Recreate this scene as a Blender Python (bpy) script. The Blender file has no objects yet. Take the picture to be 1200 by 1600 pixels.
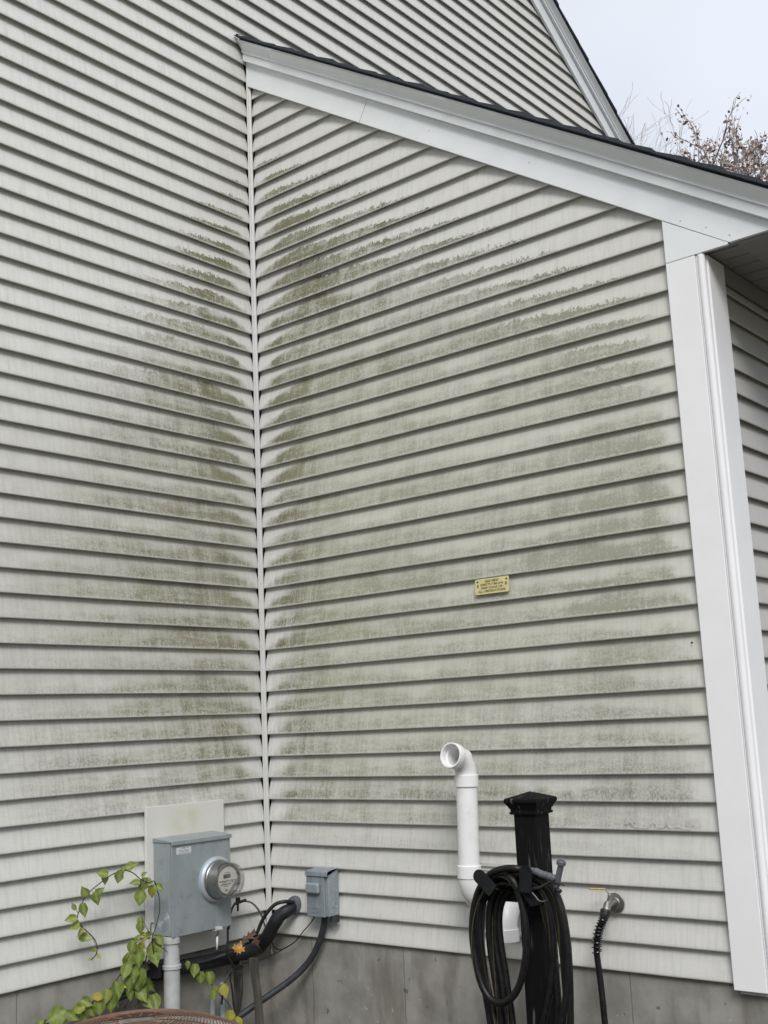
import bpy, bmesh, math, random
from mathutils import Vector, Matrix, noise as mnoise
R_ = math.radians
S = bpy.context.scene
COL = S.collection
random.seed(7)

# ------------------------------------------------------------------ camera
cd = bpy.data.cameras.new('camera'); cam = bpy.data.objects.new('camera', cd); COL.objects.link(cam)
cd.sensor_fit = 'AUTO'; cd.sensor_width = 36.0; cd.lens = 1797.9/1600*36.0
cd.clip_start = 0.05; cd.clip_end = 500
_r = Vector((0.7656671, 0.6417124, -0.0442616)); _u = Vector((0.1504933, -0.1118118, 0.9822677)); _f = Vector((-0.6253845, 0.7587511, 0.1821840))
cam.matrix_world = Matrix(((_r.x, _u.x, -_f.x, 4.09790), (_r.y, _u.y, -_f.y, -3.98670), (_r.z, _u.z, -_f.z, 0.93246), (0, 0, 0, 1)))
S.camera = cam
S.render.resolution_x = 768; S.render.resolution_y = 1024

# ------------------------------------------------------------------ world, sun, exposure
SUN_EL, SUN_AZ = R_(40), R_(-47)      # azimuth measured from +x towards +y
W = bpy.data.worlds.new('World'); S.world = W; W.use_nodes = True
wn = W.node_tree; wn.nodes.clear()
def wnode(t): return wn.nodes.new(t)
sky = wnode('ShaderNodeTexSky'); sky.sky_type = 'NISHITA'; sky.sun_disc = False
sky.sun_elevation = SUN_EL; sky.sun_rotation = R_(90) - SUN_AZ
geo = wnode('ShaderNodeTexCoord'); sep = wnode('ShaderNodeSeparateXYZ')
wn.links.new(geo.outputs['Generated'], sep.inputs[0])
ramp = wnode('ShaderNodeValToRGB')     # overcast cloud deck: paler and brighter overhead
ramp.color_ramp.elements[0].position = 0.0; ramp.color_ramp.elements[0].color = (.70, .75, .84, 1)
e_ = ramp.color_ramp.elements.new(.36); e_.color = (.52, .552, .612, 1)
e_ = ramp.color_ramp.elements.new(.6); e_.color = (.60, .63, .68, 1)
ramp.color_ramp.elements[0].color = (.16, .17, .17, 1)
e_ = ramp.color_ramp.elements.new(.22); e_.color = (.24, .26, .28, 1)
ramp.color_ramp.elements[-1].position = 1.0; ramp.color_ramp.elements[-1].color = (1.6, 1.6, 1.6, 1)
wn.links.new(sep.outputs['Z'], ramp.inputs[0])
cn = wnode('ShaderNodeTexNoise'); cn.inputs['Scale'].default_value = 2.2; cn.inputs['Detail'].default_value = 3
wn.links.new(geo.outputs['Generated'], cn.inputs['Vector'])
cm = wnode('ShaderNodeMapRange'); cm.inputs['From Min'].default_value = .3; cm.inputs['From Max'].default_value = .7
cm.inputs['To Min'].default_value = 9.2; cm.inputs['To Max'].default_value = 10.9
wn.links.new(cn.outputs[0], cm.inputs['Value'])
vm = wnode('ShaderNodeVectorMath'); vm.operation = 'SCALE'
wn.links.new(ramp.outputs[0], vm.inputs[0]); wn.links.new(cm.outputs[0], vm.inputs['Scale'])
mx = wnode('ShaderNodeMix'); mx.data_type = 'RGBA'; mx.inputs[0].default_value = 0.9
wn.links.new(sky.outputs[0], mx.inputs[6]); wn.links.new(vm.outputs[0], mx.inputs[7])
bg = wnode('ShaderNodeBackground'); bg.inputs['Strength'].default_value = 0.1
wn.links.new(mx.outputs[2], bg.inputs['Color'])
wo = wnode('ShaderNodeOutputWorld'); wn.links.new(bg.outputs[0], wo.inputs[0])
sl = bpy.data.lights.new('sun', 'SUN'); sl.energy = 1.5; sl.angle = R_(22); sl.color = (1, .97, .93)
so = bpy.data.objects.new('sun', sl); COL.objects.link(so)
sd = Vector((math.cos(SUN_AZ)*math.cos(SUN_EL), math.sin(SUN_AZ)*math.cos(SUN_EL), math.sin(SUN_EL)))
so.rotation_euler = sd.to_track_quat('Z', 'Y').to_euler(); so.location = sd*20
S.view_settings.view_transform = 'Standard'; S.view_settings.look = 'None'
S.view_settings.gamma = 1; S.view_settings.exposure = 0.55

# ------------------------------------------------------------------ node helper
class NT:
    def __init__(s, name):
        s.m = bpy.data.materials.new(name); s.m.use_nodes = True
        s.t = s.m.node_tree; s.t.nodes.clear()
        s.out = s.n('ShaderNodeOutputMaterial'); s.b = s.n('ShaderNodeBsdfPrincipled')
        s.t.links.new(s.b.outputs[0], s.out.inputs[0])
        s.tc = s.n('ShaderNodeTexCoord'); s.obj = s.tc.outputs['Object']
        sp = s.n('ShaderNodeSeparateXYZ'); s.t.links.new(s.obj, sp.inputs[0])
        s.x, s.y, s.z = sp.outputs
    def n(s, t): return s.t.nodes.new(t)
    def put(s, v, sock):
        if isinstance(v, bpy.types.NodeSocket): s.t.links.new(v, sock)
        else:
            if isinstance(v, tuple) and len(v) == 3 and len(sock.default_value) == 4: v = v + (1,)
            sock.default_value = v
    def m_(s, op, *a, clamp=False):
        k = s.n('ShaderNodeMath'); k.operation = op; k.use_clamp = clamp
        for i, v in enumerate(a): s.put(v, k.inputs[i])
        return k.outputs[0]
    def add(s, a, b): return s.m_('ADD', a, b)
    def sub(s, a, b): return s.m_('SUBTRACT', a, b)
    def mul(s, a, b): return s.m_('MULTIPLY', a, b)
    def mn(s, a, b): return s.m_('MINIMUM', a, b)
    def mxx(s, a, b): return s.m_('MAXIMUM', a, b)
    def sat(s, a): return s.m_('ADD', a, 0.0, clamp=True)
    def rng(s, v, a, b, c=0., d=1., smooth=True):
        k = s.n('ShaderNodeMapRange'); k.interpolation_type = 'SMOOTHSTEP' if smooth else 'LINEAR'
        for i, q in enumerate((v, a, b, c, d)): s.put(q, k.inputs[i])
        return k.outputs[0]
    def vec(s, x, y, z):
        k = s.n('ShaderNodeCombineXYZ')
        for i, q in enumerate((x, y, z)): s.put(q, k.inputs[i])
        return k.outputs[0]
    def noise(s, vec=None, scale=1., detail=4., rough=.55, st=None, dist=0.):
        if st is not None:
            k = s.n('ShaderNodeVectorMath'); k.operation = 'MULTIPLY'; s.put(vec or s.obj, k.inputs[0]); k.inputs[1].default_value = st; vec = k.outputs[0]
        k = s.n('ShaderNodeTexNoise'); s.put(vec or s.obj, k.inputs['Vector'])
        s.put(scale, k.inputs['Scale']); k.inputs['Detail'].default_value = detail; k.inputs['Roughness'].default_value = rough; k.inputs['Distortion'].default_value = dist
        return k.outputs[0]
    def mix(s, f, a, b):
        k = s.n('ShaderNodeMix'); k.data_type = 'RGBA'
        s.put(f, k.inputs[0]); s.put(a, k.inputs[6]); s.put(b, k.inputs[7]); return k.outputs[2]
    def bump(s, h, strength=.3, dist=.002):
        k = s.n('ShaderNodeBump'); k.inputs['Strength'].default_value = strength; k.inputs['Distance'].default_value = dist
        s.put(h, k.inputs['Height']); s.t.links.new(k.outputs[0], s.b.inputs['Normal'])
    def fin(s, col, rough=.5, metal=0., spec=.5):
        s.put(col, s.b.inputs['Base Color']); s.put(rough, s.b.inputs['Roughness']); s.put(metal, s.b.inputs['Metallic'])
        s.put(spec, s.b.inputs['Specular IOR Level']); return s.m

def mat(name, col, rough=.5, metal=0., var=.12, scale=30., bump=.1, spec=.5, st=None, dirt=None, dscale=6., bdist=.001):
    n = NT(name)
    a = n.noise(scale=scale, st=st, detail=5)
    c = n.mix(n.rng(a, .3, .7), tuple(v*(1-var) for v in col), tuple(min(1, v*(1+var)) for v in col))
    if dirt:
        d = n.rng(n.noise(scale=dscale, detail=6, rough=.65), .5, .72)
        c = n.mix(n.mul(d, dirt[1]), c, dirt[0])
    n.bump(a, bump, bdist)
    return n.fin(c, n.rng(a, .2, .8, max(0, rough-.08), min(1, rough+.08)), metal, spec)

E_ = 0.1016      # siding exposure
def siding_mat(name, kind):
    n = NT(name)
    z = n.z
    u = {'wing': n.x, 'gable': n.mul(n.y, -1.0), 'side': n.y}[kind]
    zi = n.m_('DIVIDE', z, E_); row = n.m_('FLOOR', zi); fr = n.sub(zi, row)       # 0 at the butt, 1 at the top of a course
    wn_ = n.n('ShaderNodeTexWhiteNoise'); wn_.noise_dimensions = '1D'; n.put(row, wn_.inputs['W']); rv = wn_.outputs['Value']
    uz = n.vec(u, n.mul(rv, 7.0), z)
    grain = n.noise(uz, 1.0, 4, .6, st=(22, 1, 420))
    streak = n.noise(uz, 1.0, 5, .6, st=(75, 1, 7))
    blot = n.noise(uz, 1.0, 5, .6, st=(9, 1, 14))
    fine = n.noise(uz, 1.0, 6, .72, st=(210, 1, 260))
    big = n.noise(n.vec(u, 3.3, z), 1.0, 3, .5, st=(1.7, 1, 1.5))
    base = n.mix(n.rng(grain, .3, .7), (.60, .60, .578), (.65, .648, .625))
    base = n.mix(n.mul(n.rng(streak, .42, .72), .5), base, (.47, .47, .455))
    base = n.mix(n.mul(n.rng(blot, .5, .8), .25), base, (.73, .725, .70))
    # thin weathering film over every course, heavier just above the butt
    rowk = n.rng(rv, 0, 1, .72, 1.12, False)
    spk = n.noise(uz, 1.0, 4, .7, st=(120, 1, 90))
    nb = n.sub(blot, .5)
    # the clean wedge beside the inside corner opens upward within every course
    xb = n.add(n.add(.022, n.mul(n.m_('POWER', n.mxx(fr, 0.001), 1.3), n.rng(z, .5, 3.4, .13, .29))), n.add(n.mul(nb, .16), n.add(n.mul(n.sub(spk, .5), .06), n.mul(n.sub(n.noise(uz, 1.0, 6, .7, st=(34, 1, 30)), .5), .12))))
    near = n.rng(n.sub(u, xb), -.03, n.rng(z, 1., 3., .13, .08))
    nearacc = n.mul(n.rng(n.sub(u, xb), .62, .10), 1.0)
    midh = n.add(.60, n.add(n.mul(n.sub(n.noise(uz, 1.0, 3, .5, st=(2.6, 1, 2)), .5), 2.2), n.rng(rv, 0, 1, -.12, .3, False)))
    if kind == 'wing':
        dtop = n.sub(n.add(4.347, n.mul(u, -.667)), z)
        rb_ = n.sub(n.sub(2.27, u), n.add(n.add(.03, n.mul(fr, .06)), n.mul(nb, .20)))
        right = n.rng(rb_, -.02, .07)
        racc = n.mul(n.rng(u, 1.45, 1.95), n.rng(n.add(z, n.mul(nb, .6)), .9, 1.5))
        top = n.rng(dtop, .20, 1.15, -.05, 1.2, False)
        low = n.rng(n.add(z, n.mul(nb, .25)), .26, .60)
        h = top
        acc = n.mxx(n.mul(nearacc, n.rng(z, .9, 2.0, .55, 1.0)), n.mul(racc, .75))
        midh = n.add(midh, n.mul(n.mxx(nearacc, 0.), .45))
        strength = n.mul(n.mul(n.mul(near, right), low), n.mul(n.rng(z, .35, 1.8, .62, 1.0), n.rng(big, .3, .6, .70, 1.0)))
    elif kind == 'gable':
        ztop = n.rng(n.add(z, n.mul(u, .9)), 4.05, 2.7, -.05, 1.15, False)
        far = n.rng(n.add(u, n.add(n.mul(n.sub(big, .5), 1.0), n.mul(nb, .3))), n.rng(z, .9, 3.4, 2.0, .80, False), n.rng(z, .9, 3.4, .60, .22, False))
        low = n.rng(n.add(z, n.mul(nb, .25)), .48, .80)
        h = ztop
        acc = nearacc
        midh = n.add(midh, n.mul(nearacc, .25))
        strength = n.mul(n.mul(n.mul(n.mul(far, near), low), n.rng(z, .7, 2.0, .68, 1.0)), n.rng(big, .3, .6, .78, 1.05))
    else:
        h = n.mul(z, 0.0); strength = 0.0; acc = 0.0
    ragged = n.mul(n.sub(n.noise(uz, 1.0, 6, .7, st=(34, 1, 30)), .5), 1.0)
    thr = n.add(n.mul(h, 1.15), n.mul(n.add(ragged, n.mul(n.sub(spk, .5), .7)), n.rng(h, 0, .15)))
    inside = n.rng(n.sub(thr, fr), -.02, .16)
    inside = n.mul(inside, n.rng(h, .01, .06))
    mid = n.rng(n.sub(n.add(midh, n.mul(ragged, .35)), fr), -.16, .22)
    edge = n.mul(inside, n.rng(n.m_('ABSOLUTE', n.sub(n.sub(thr, fr), .12)), .18, .0))
    edge = n.mul(edge, n.rng(h, .9, .45))
    hband = n.noise(uz, 1.0, 5, .65, st=(6, 1, 34))
    body = n.mul(inside, n.add(.30, n.mul(mid, n.add(.46, n.mul(acc, .26)))))
    body = n.mul(body, n.add(.72, n.mul(n.rng(fr, .85, .2), .38)))
    body = n.mul(body, n.rng(streak, .25, .64, .76, 1.10))
    body = n.mul(body, n.rng(hband, .3, .66, .66, 1.18))
    body = n.mul(body, n.rng(n.add(fr, n.mul(n.sub(spk, .5), .20)), .02, .14, .30, 1.0))
    drip = n.noise(n.vec(u, 9.1, z), 1.0, 5, .6, st=(11, 1, 1.1))
    amt = n.mul(n.mul(n.mul(n.add(body, n.mul(edge, .45)), strength), rowk), n.rng(drip, .32, .66, .68, 1.22))
    amt = n.sat(n.mul(amt, n.rng(n.mul(n.add(fine, spk), .5), .36, .60, .55, 1.40)))
    speck = n.mul(n.mul(n.rng(n.mul(n.add(fine, spk), .5), .51, .62), n.mul(inside, mid)), n.mul(n.rng(fr, .65, .2, .05, 1.0), n.rng(hband, .35, .6, .5, 1.1)))
    tint = n.mix(n.rng(n.noise(uz, 1.0, 3, .5, st=(3, 1, 3)), .35, .65), (.166, .162, .092), (.195, .198, .132))
    if kind == 'wing': tint = n.mix(n.rng(u, .3, 1.8), tint, (.166, .170, .132))
    c = n.mix(amt, base, tint)
    c = n.mix(n.mul(n.mul(speck, strength), .9), c, (.06, .065, .04))
    if kind == 'gable':       # faint dirty band over the whole lower field
        band = n.mul(n.mul(n.rng(z, .6, 1.3), n.rng(z, 2.9, 1.9)), n.rng(blot, .3, .7, .12, .42))
        c = n.mix(band, c, (.33, .325, .26))
    if kind == 'wing':
        band = n.mul(n.mul(n.rng(z, .3, 1.1, 0, 1, False), n.rng(z, 3.3, 2.2)), n.rng(u, .10, .5, 0, .42))
        c = n.mix(band, c, (.48, .488, .385))
    lip = n.mul(n.rng(n.add(fr, n.mul(n.sub(spk, .5), .10)), .075, .02), n.rng(fr, -.004, .012))
    c = n.mix(n.mul(lip, .55), c, (.64, .64, .59))  # lower lip of each course: pale speckled edge plus painted bevel highlight
    c = n.mix(n.mul(n.mul(n.rng(spk, .60, .70), n.rng(amt, .05, .4)), .45), c, (.60, .60, .52))
    if kind == 'side': c = n.mix(.5, c, (.36, .345, .335))  # side wall siding darkened in colour for the shade under its soffit
    n.bump(n.add(n.mul(grain, .6), n.mul(fine, .5)), .22, .0012)
    return n.fin(c, .52, 0, .35)

M = {}
M['side_gable'] = siding_mat('siding_gable', 'gable')
M['side_wing'] = siding_mat('siding_wing', 'wing')
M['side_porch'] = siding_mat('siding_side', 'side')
M['trim'] = mat('white_trim', (.80, .825, .845), .42, var=.02, scale=8, bump=.05, dirt=((.66, .69, .69), .25), dscale=5)
M['cboard'] = mat('corner_white', (.86, .865, .885), .38, var=.015, scale=6, bump=.04)
M['post'] = mat('inside_corner', (.55, .555, .545), .45, var=.06, scale=20, st=(1, 1, .15), dirt=((.35, .35, .31), .35), dscale=12)
M['dark'] = mat('dark_gap', (.03, .03, .03), .9)
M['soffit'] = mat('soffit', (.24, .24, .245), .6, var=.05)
M['shingle'] = mat('asphalt_shingle', (.035, .042, .055), .95, var=.5, scale=260, bump=.6)
M['pvc'] = mat('white_pvc', (.83, .83, .84), .28, var=.02, scale=10, bump=.03, dirt=((.50, .49, .44), .40), dscale=11)
M['box'] = mat('grey_enamel', (.295, .335, .35), .42, metal=.2, var=.07, scale=14, bump=.06, dirt=((.17, .19, .20), .4), dscale=22, st=(1, 1, .35))
M['disc'] = mat('grey_enclosure', (.27, .31, .34), .5, metal=.2, var=.10, scale=30, bump=.08, dirt=((.42, .45, .48), .6), dscale=45, st=(1, 1, .2))
M['galv'] = mat('conduit_grey', (.47, .48, .49), .5, metal=0, var=.12, scale=18, dirt=((.26, .26, .25), .4), dscale=18)
M['steel'] = mat('nickel', (.30, .295, .28), .36, metal=.85, var=.1, scale=30)
M['ring'] = mat('pale_ring', (.42, .47, .52), .5, metal=.3, var=.05)
M['black'] = mat('black_rubber', (.008, .008, .009), .42, var=.3, scale=60, bump=.05, spec=.35)
M['foam'] = mat('black_foam', (.010, .012, .015), .62, var=.4, scale=50, bump=.25, bdist=.003)
M['cable'] = mat('dark_cable', (.016, .016, .017), .5)
M['ground_wire'] = mat('dull_wire', (.23, .23, .22), .45, metal=.4)
M['yel'] = mat('yellow_stripe', (.075, .065, .018), .6, var=.5, scale=300)
M['flex'] = mat('flex_conduit', (.035, .038, .044), .55, var=.2)
M['hangar'] = mat('black_iron', (.006, .007, .008), .5, var=.3, spec=.3)
M['gungrey'] = mat('grey_nozzle', (.10, .105, .12), .45, var=.15, dirt=((.03, .03, .03), .5), dscale=60)
M['brass'] = mat('brass', (.50, .33, .12), .45, metal=.3, var=.2, scale=80)
M['signbrass'] = mat('sign_brass', (.66, .59, .30), .42, metal=.15, var=.06, scale=50)
M['ink'] = mat('ink', (.10, .085, .04), .7)
M['inkblack'] = mat('black_ink', (.03, .03, .03), .7)
M['paper'] = mat('label_paper', (.60, .62, .64), .6, var=.25, scale=200)
M['face'] = mat('meter_face', (.62, .61, .57), .5, var=.03)
M['lcd'] = mat('lcd', (.07, .065, .05), .3)
M['yleaf'] = mat('yellow_maple', (.38, .20, .045), .6, var=.5, scale=40)
M['bleaf'] = mat('brown_oak_leaf', (.085, .045, .025), .7, var=.5, scale=30)
M['stem'] = mat('stem', (.05, .035, .03), .7)
M['bark'] = mat('bark', (.10, .085, .08), .9, var=.4, scale=6, st=(1, 1, .2))
M['twig'] = mat('hazed_twig', (.66, .65, .66), .9)  # twig colour lightened to stand in for distance haze
M['oakbark'] = mat('oak_bark', (.27, .25, .245), .9, var=.3, scale=6)  # oak bark paled in colour for haze and overexposure
M['spring'] = mat('dark_spring', (.05, .05, .055), .25, metal=.8, var=.1)
M['rust'] = mat('brown_wire', (.15, .085, .06), .55, var=.25, scale=40)
M['beige'] = mat('beige_metal', (.62, .60, .56), .5)
M['swood'] = mat('weathered_wood', (.06, .055, .048), .9, var=.55, scale=26, st=(1, 1, .12), bump=.8, bdist=.004)

n = NT('black_post_wood')
g = n.noise(scale=1, detail=6, rough=.6, st=(60, 60, 5))
k = n.noise(scale=1, detail=5, rough=.6, st=(14, 14, 4))
wear = n.mul(n.rng(g, .55, .66), n.rng(k, .46, .60))
n.bump(g, .5, .002)
M['postwood'] = n.fin(n.mix(n.mul(wear, .75), (.005, .005, .006), (.15, .15, .145)), .7, 0, .15)

n = NT('concrete')
a = n.noise(scale=5, detail=7, rough=.65); b = n.noise(scale=1, detail=5, st=(8, 8, 2.0)); f = n.noise(scale=90, detail=5)
c = n.mix(n.rng(a, .3, .7), (.225, .218, .198), (.34, .33, .305))
c = n.mix(n.mul(n.rng(b, .50, .70), .55), c, (.125, .115, .092))
c = n.mix(n.mul(n.rng(b, .46, .34), .35), c, (.42, .415, .39))
c = n.mix(n.mul(n.rng(n.noise(scale=30, detail=2), .71, .76), .6), c, (.50, .49, .46))
c = n.mix(n.mul(n.rng(n.noise(scale=24, detail=3, rough=.4), .28, .25), .6), c, (.07, .07, .06))
# form-board seams
w = n.m_('FRACT', n.m_('DIVIDE', n.add(n.add(n.x, n.mul(n.y, 1.0)), n.mul(n.sub(a, .5), .02)), .54))
seam = n.rng(n.m_('ABSOLUTE', n.sub(w, .5)), .008, .002)
c = n.mix(n.mul(seam, .3), c, (.06, .06, .055))
n.bump(n.add(n.mul(a, .8), n.add(n.mul(f, .3), n.mul(seam, -.8))), .5, .004)
M['concrete'] = n.fin(c, .9, 0, .2)

n = NT('mount_board')
r_ = n.rng(n.m_('ABSOLUTE', n.add(n.y, .50)), .16, .04); zz = n.mul(n.rng(n.z, .44, .52), n.rng(n.z, .64, .58))
c = n.mix(n.mul(n.mul(r_, zz), n.rng(n.noise(scale=14, detail=5), .3, .7, .3, .9)), (.66, .655, .63), (.56, .555, .42))
M['mount'] = n.fin(c, .45)

n = NT('vine_leaf')
a = n.noise(scale=9, detail=2); b = n.noise(scale=55, detail=4)
oi = n.n('ShaderNodeObjectInfo')
at = n.n('ShaderNodeAttribute'); at.attribute_name = 'tone'; tone = at.outputs['Fac']
va = n.n('ShaderNodeAttribute'); va.attribute_name = 'vein'; vein = va.outputs['Fac']
c = n.mix(n.rng(b, .35, .65), (.13, .195, .035), (.245, .305, .065))
y2 = n.mix(n.rng(b, .4, .62), (.52, .46, .06), (.34, .36, .05))
c = n.mix(n.rng(n.add(tone, n.mul(n.sub(b, .5), .5)), .35, .75), c, y2)
c = n.mix(n.mul(vein, .5), c, (.42, .48, .20))
c = n.mix(n.rng(n.add(tone, n.mul(n.sub(a, .5), .2)), .93, 1.0), c, (.45, .20, .04))
n.b.inputs['Subsurface Weight'].default_value = 0
tr = n.n('ShaderNodeBsdfTranslucent'); n.put(c, tr.inputs[0]); ms = n.n('ShaderNodeMixShader'); ms.inputs[0].default_value = .3
n.t.links.new(n.b.outputs[0], ms.inputs[1]); n.t.links.new(tr.outputs[0], ms.inputs[2]); n.t.links.new(ms.outputs[0], n.out.inputs[0])
M['leaf'] = n.fin(c, .45)

n = NT('oak_leaf'); at = n.n('ShaderNodeAttribute'); at.attribute_name = 'tone'
M['oakleaf'] = n.fin(n.mix(at.outputs['Fac'], (.26, .19, .16), (.46, .33, .27)), .7)  # leaf browns lightened, with the distance haze painted in

n = NT('clear_meter_glass')
tr = n.n('ShaderNodeBsdfTransparent'); gl = n.n('ShaderNodeBsdfGlossy'); gl.inputs['Roughness'].default_value = .08
lw = n.n('ShaderNodeLayerWeight'); lw.inputs['Blend'].default_value = .35; ms = n.n('ShaderNodeMixShader')
n.t.links.new(n.rng(lw.outputs['Facing'], 0, 1, .05, .75, False), ms.inputs[0]); n.t.links.new(tr.outputs[0], ms.inputs[1]); n.t.links.new(gl.outputs[0], ms.inputs[2]); n.t.links.new(ms.outputs[0], n.out.inputs[0])
tr.inputs[0].default_value = (.93, .93, .92, 1); M['glass'] = n.m

n = NT('lawn_ground')
a = n.noise(scale=3, detail=6); b = n.noise(scale=60, detail=5)
c = n.mix(n.rng(a, .35, .65), (.045, .05, .025), (.07, .055, .04)); c = n.mix(n.rng(b, .4, .7), c, (.10, .08, .055))
n.bump(b, .8, .02); M['lawn'] = n.fin(c, .95)

# ------------------------------------------------------------------ mesh helpers
class MB:
    def __init__(s): s.v = []; s.f = []; s.sm = []
    def add(s, vs, fs, smooth=False):
        o = len(s.v); s.v += [tuple(v) for v in vs]; s.f += [tuple(i+o for i in f) for f in fs]; s.sm += [smooth]*len(fs); return s
    def box(s, a, b):
        (x0, y0, z0), (x1, y1, z1) = a, b
        vs = [(x0,y0,z0),(x1,y0,z0),(x1,y1,z0),(x0,y1,z0),(x0,y0,z1),(x1,y0,z1),(x1,y1,z1),(x0,y1,z1)]
        return s.add(vs, [(0,3,2,1),(4,5,6,7),(0,1,5,4),(1,2,6,5),(2,3,7,6),(3,0,4,7)])
    def prism(s, pts, off):      # planar polygon extruded by vector off
        n_ = len(pts); off = Vector(off); P = [Vector(p) for p in pts]
        vs = P + [p+off for p in P]
        fs = [tuple(range(n_)), tuple(range(2*n_-1, n_-1, -1))] + [(i, i+n_, (i+1) % n_+n_, (i+1) % n_) for i in range(n_)]
        return s.add(vs, fs)
    def sweep(s, prof, o0, o1, caps=True, smooth=False):      # prof: list of offsets; swept from o0 to o1
        n_ = len(prof); A_ = [Vector(o0)+Vector(p) for p in prof]; B_ = [Vector(o1)+Vector(p) for p in prof]
        fs = [(i, (i+1) % n_, (i+1) % n_+n_, i+n_) for i in range(n_)]
        if caps: fs += [tuple(range(n_-1, -1, -1)), tuple(range(n_, 2*n_))]
        return s.add(A_+B_, fs, smooth)
    def tube(s, pts, r, seg=12, caps=True):
        P = [Vector(p) for p in pts]; n_ = len(P)
        rr = r if isinstance(r, (list, tuple)) else [r]*n_
        t = [(P[min(i+1, n_-1)]-P[max(i-1, 0)]).normalized() for i in range(n_)]
        up = Vector((0, 0, 1)) if abs(t[0].z) < .9 else Vector((1, 0, 0))
        nrm = (up - t[0]*up.dot(t[0])).normalized(); vs = []
        s.frames = []
        for i in range(n_):
            nrm = (nrm - t[i]*nrm.dot(t[i]))
            nrm = nrm.normalized() if nrm.length > 1e-6 else t[i].orthogonal().normalized()
            bn = t[i].cross(nrm); s.frames.append((P[i], nrm.copy(), bn.copy()))
            for k in range(seg):
                a = 2*math.pi*k/seg; vs.append(P[i]+(nrm*math.cos(a)+bn*math.sin(a))*rr[i])
        fs = [(i*seg+k, i*seg+(k+1) % seg, (i+1)*seg+(k+1) % seg, (i+1)*seg+k) for i in range(n_-1) for k in range(seg)]
        s.add(vs, fs, True)
        if caps: s.add([vs[k] for k in range(seg)], [tuple(range(seg-1, -1, -1))]); s.add(vs[-seg:], [tuple(range(seg))])
        return s
    def lathe(s, o, axis, prof, seg=40, smooth=True):    # prof: (distance along axis, radius)
        o = Vector(o); a = Vector(axis).normalized(); u = a.orthogonal().normalized(); w = a.cross(u)
        for j in range(len(prof)-1):
            (d0, r0), (d1, r1) = prof[j], prof[j+1]; vs = []
            for d, r in ((d0, r0), (d1, r1)):
                for k in range(seg):
                    t = 2*math.pi*k/seg; vs.append(o+a*d+(u*math.cos(t)+w*math.sin(t))*r)
            s.add(vs, [(k, (k+1) % seg, seg+(k+1) % seg, seg+k) for k in range(seg)], smooth)
        return s
    def build(s, name, m, parent=None, bevel=0, merge=True, seg=2):
        me = bpy.data.meshes.new(name); me.from_pydata(s.v, [], s.f)
        me.polygons.foreach_set('use_smooth', s.sm)
        me.validate(); me.materials.append(m)
        if merge or bevel:
            bm = bmesh.new(); bm.from_mesh(me); bmesh.ops.remove_doubles(bm, verts=bm.verts, dist=1e-5)
            bmesh.ops.recalc_face_normals(bm, faces=bm.faces)
            for e in bm.edges:
                if len(e.link_faces) == 2 and e.calc_face_angle(0) > .6: e.smooth = False
            if bevel:
                ed = [e for e in bm.edges if len(e.link_faces) == 2 and e.calc_face_angle(0) > .6]
                bmesh.ops.bevel(bm, geom=ed, offset=bevel, segments=seg, affect='EDGES', profile=.5, clamp_overlap=True)
            bm.to_mesh(me); bm.free()
        o = bpy.data.objects.new(name, me); COL.objects.link(o)
        if parent: o.parent = parent; o.matrix_parent_inverse = Matrix.Translation(-parent.location)
        return o

def smooth(pts, k=8):
    P = [Vector(p) for p in pts]; P = [P[0]*2-P[1]] + P + [P[-1]*2-P[-2]]; out = []
    for i in range(1, len(P)-2):
        for j in range(k):
            t = j/k; a, b, c, d = P[i-1:i+3]
            out.append(.5*((2*b)+(c-a)*t+(2*a-5*b+4*c-d)*t*t+(3*b-a-3*c+d)*t**3))
    out.append(P[-2]); return out
def tag(o, label=None, cat=None, group=None, kind=None):
    if label: o['label'] = label
    if cat: o['category'] = cat
    if group: o['group'] = group
    if kind: o['kind'] = kind
    return o
def empty(name, loc, label, cat, group=None):
    o = bpy.data.objects.new(name, None); COL.objects.link(o); o.location = loc; o.empty_display_size = .1
    return tag(o, label, cat, group)
def arc(c, r, a0, a1, e1, e2, k=14):
    c, e1, e2 = Vector(c), Vector(e1), Vector(e2)
    return [c + e1*r*math.cos(a0+(a1-a0)*i/k) + e2*r*math.sin(a0+(a1-a0)*i/k) for i in range(k+1)]

# ------------------------------------------------------------------ setting
GZ = -0.58
g = MB().add([(-150,-150,GZ),(150,-150,GZ),(150,150,GZ),(-150,150,GZ)], [(0,1,2,3)]).build('ground', M['lawn']); tag(g, kind='structure')

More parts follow.
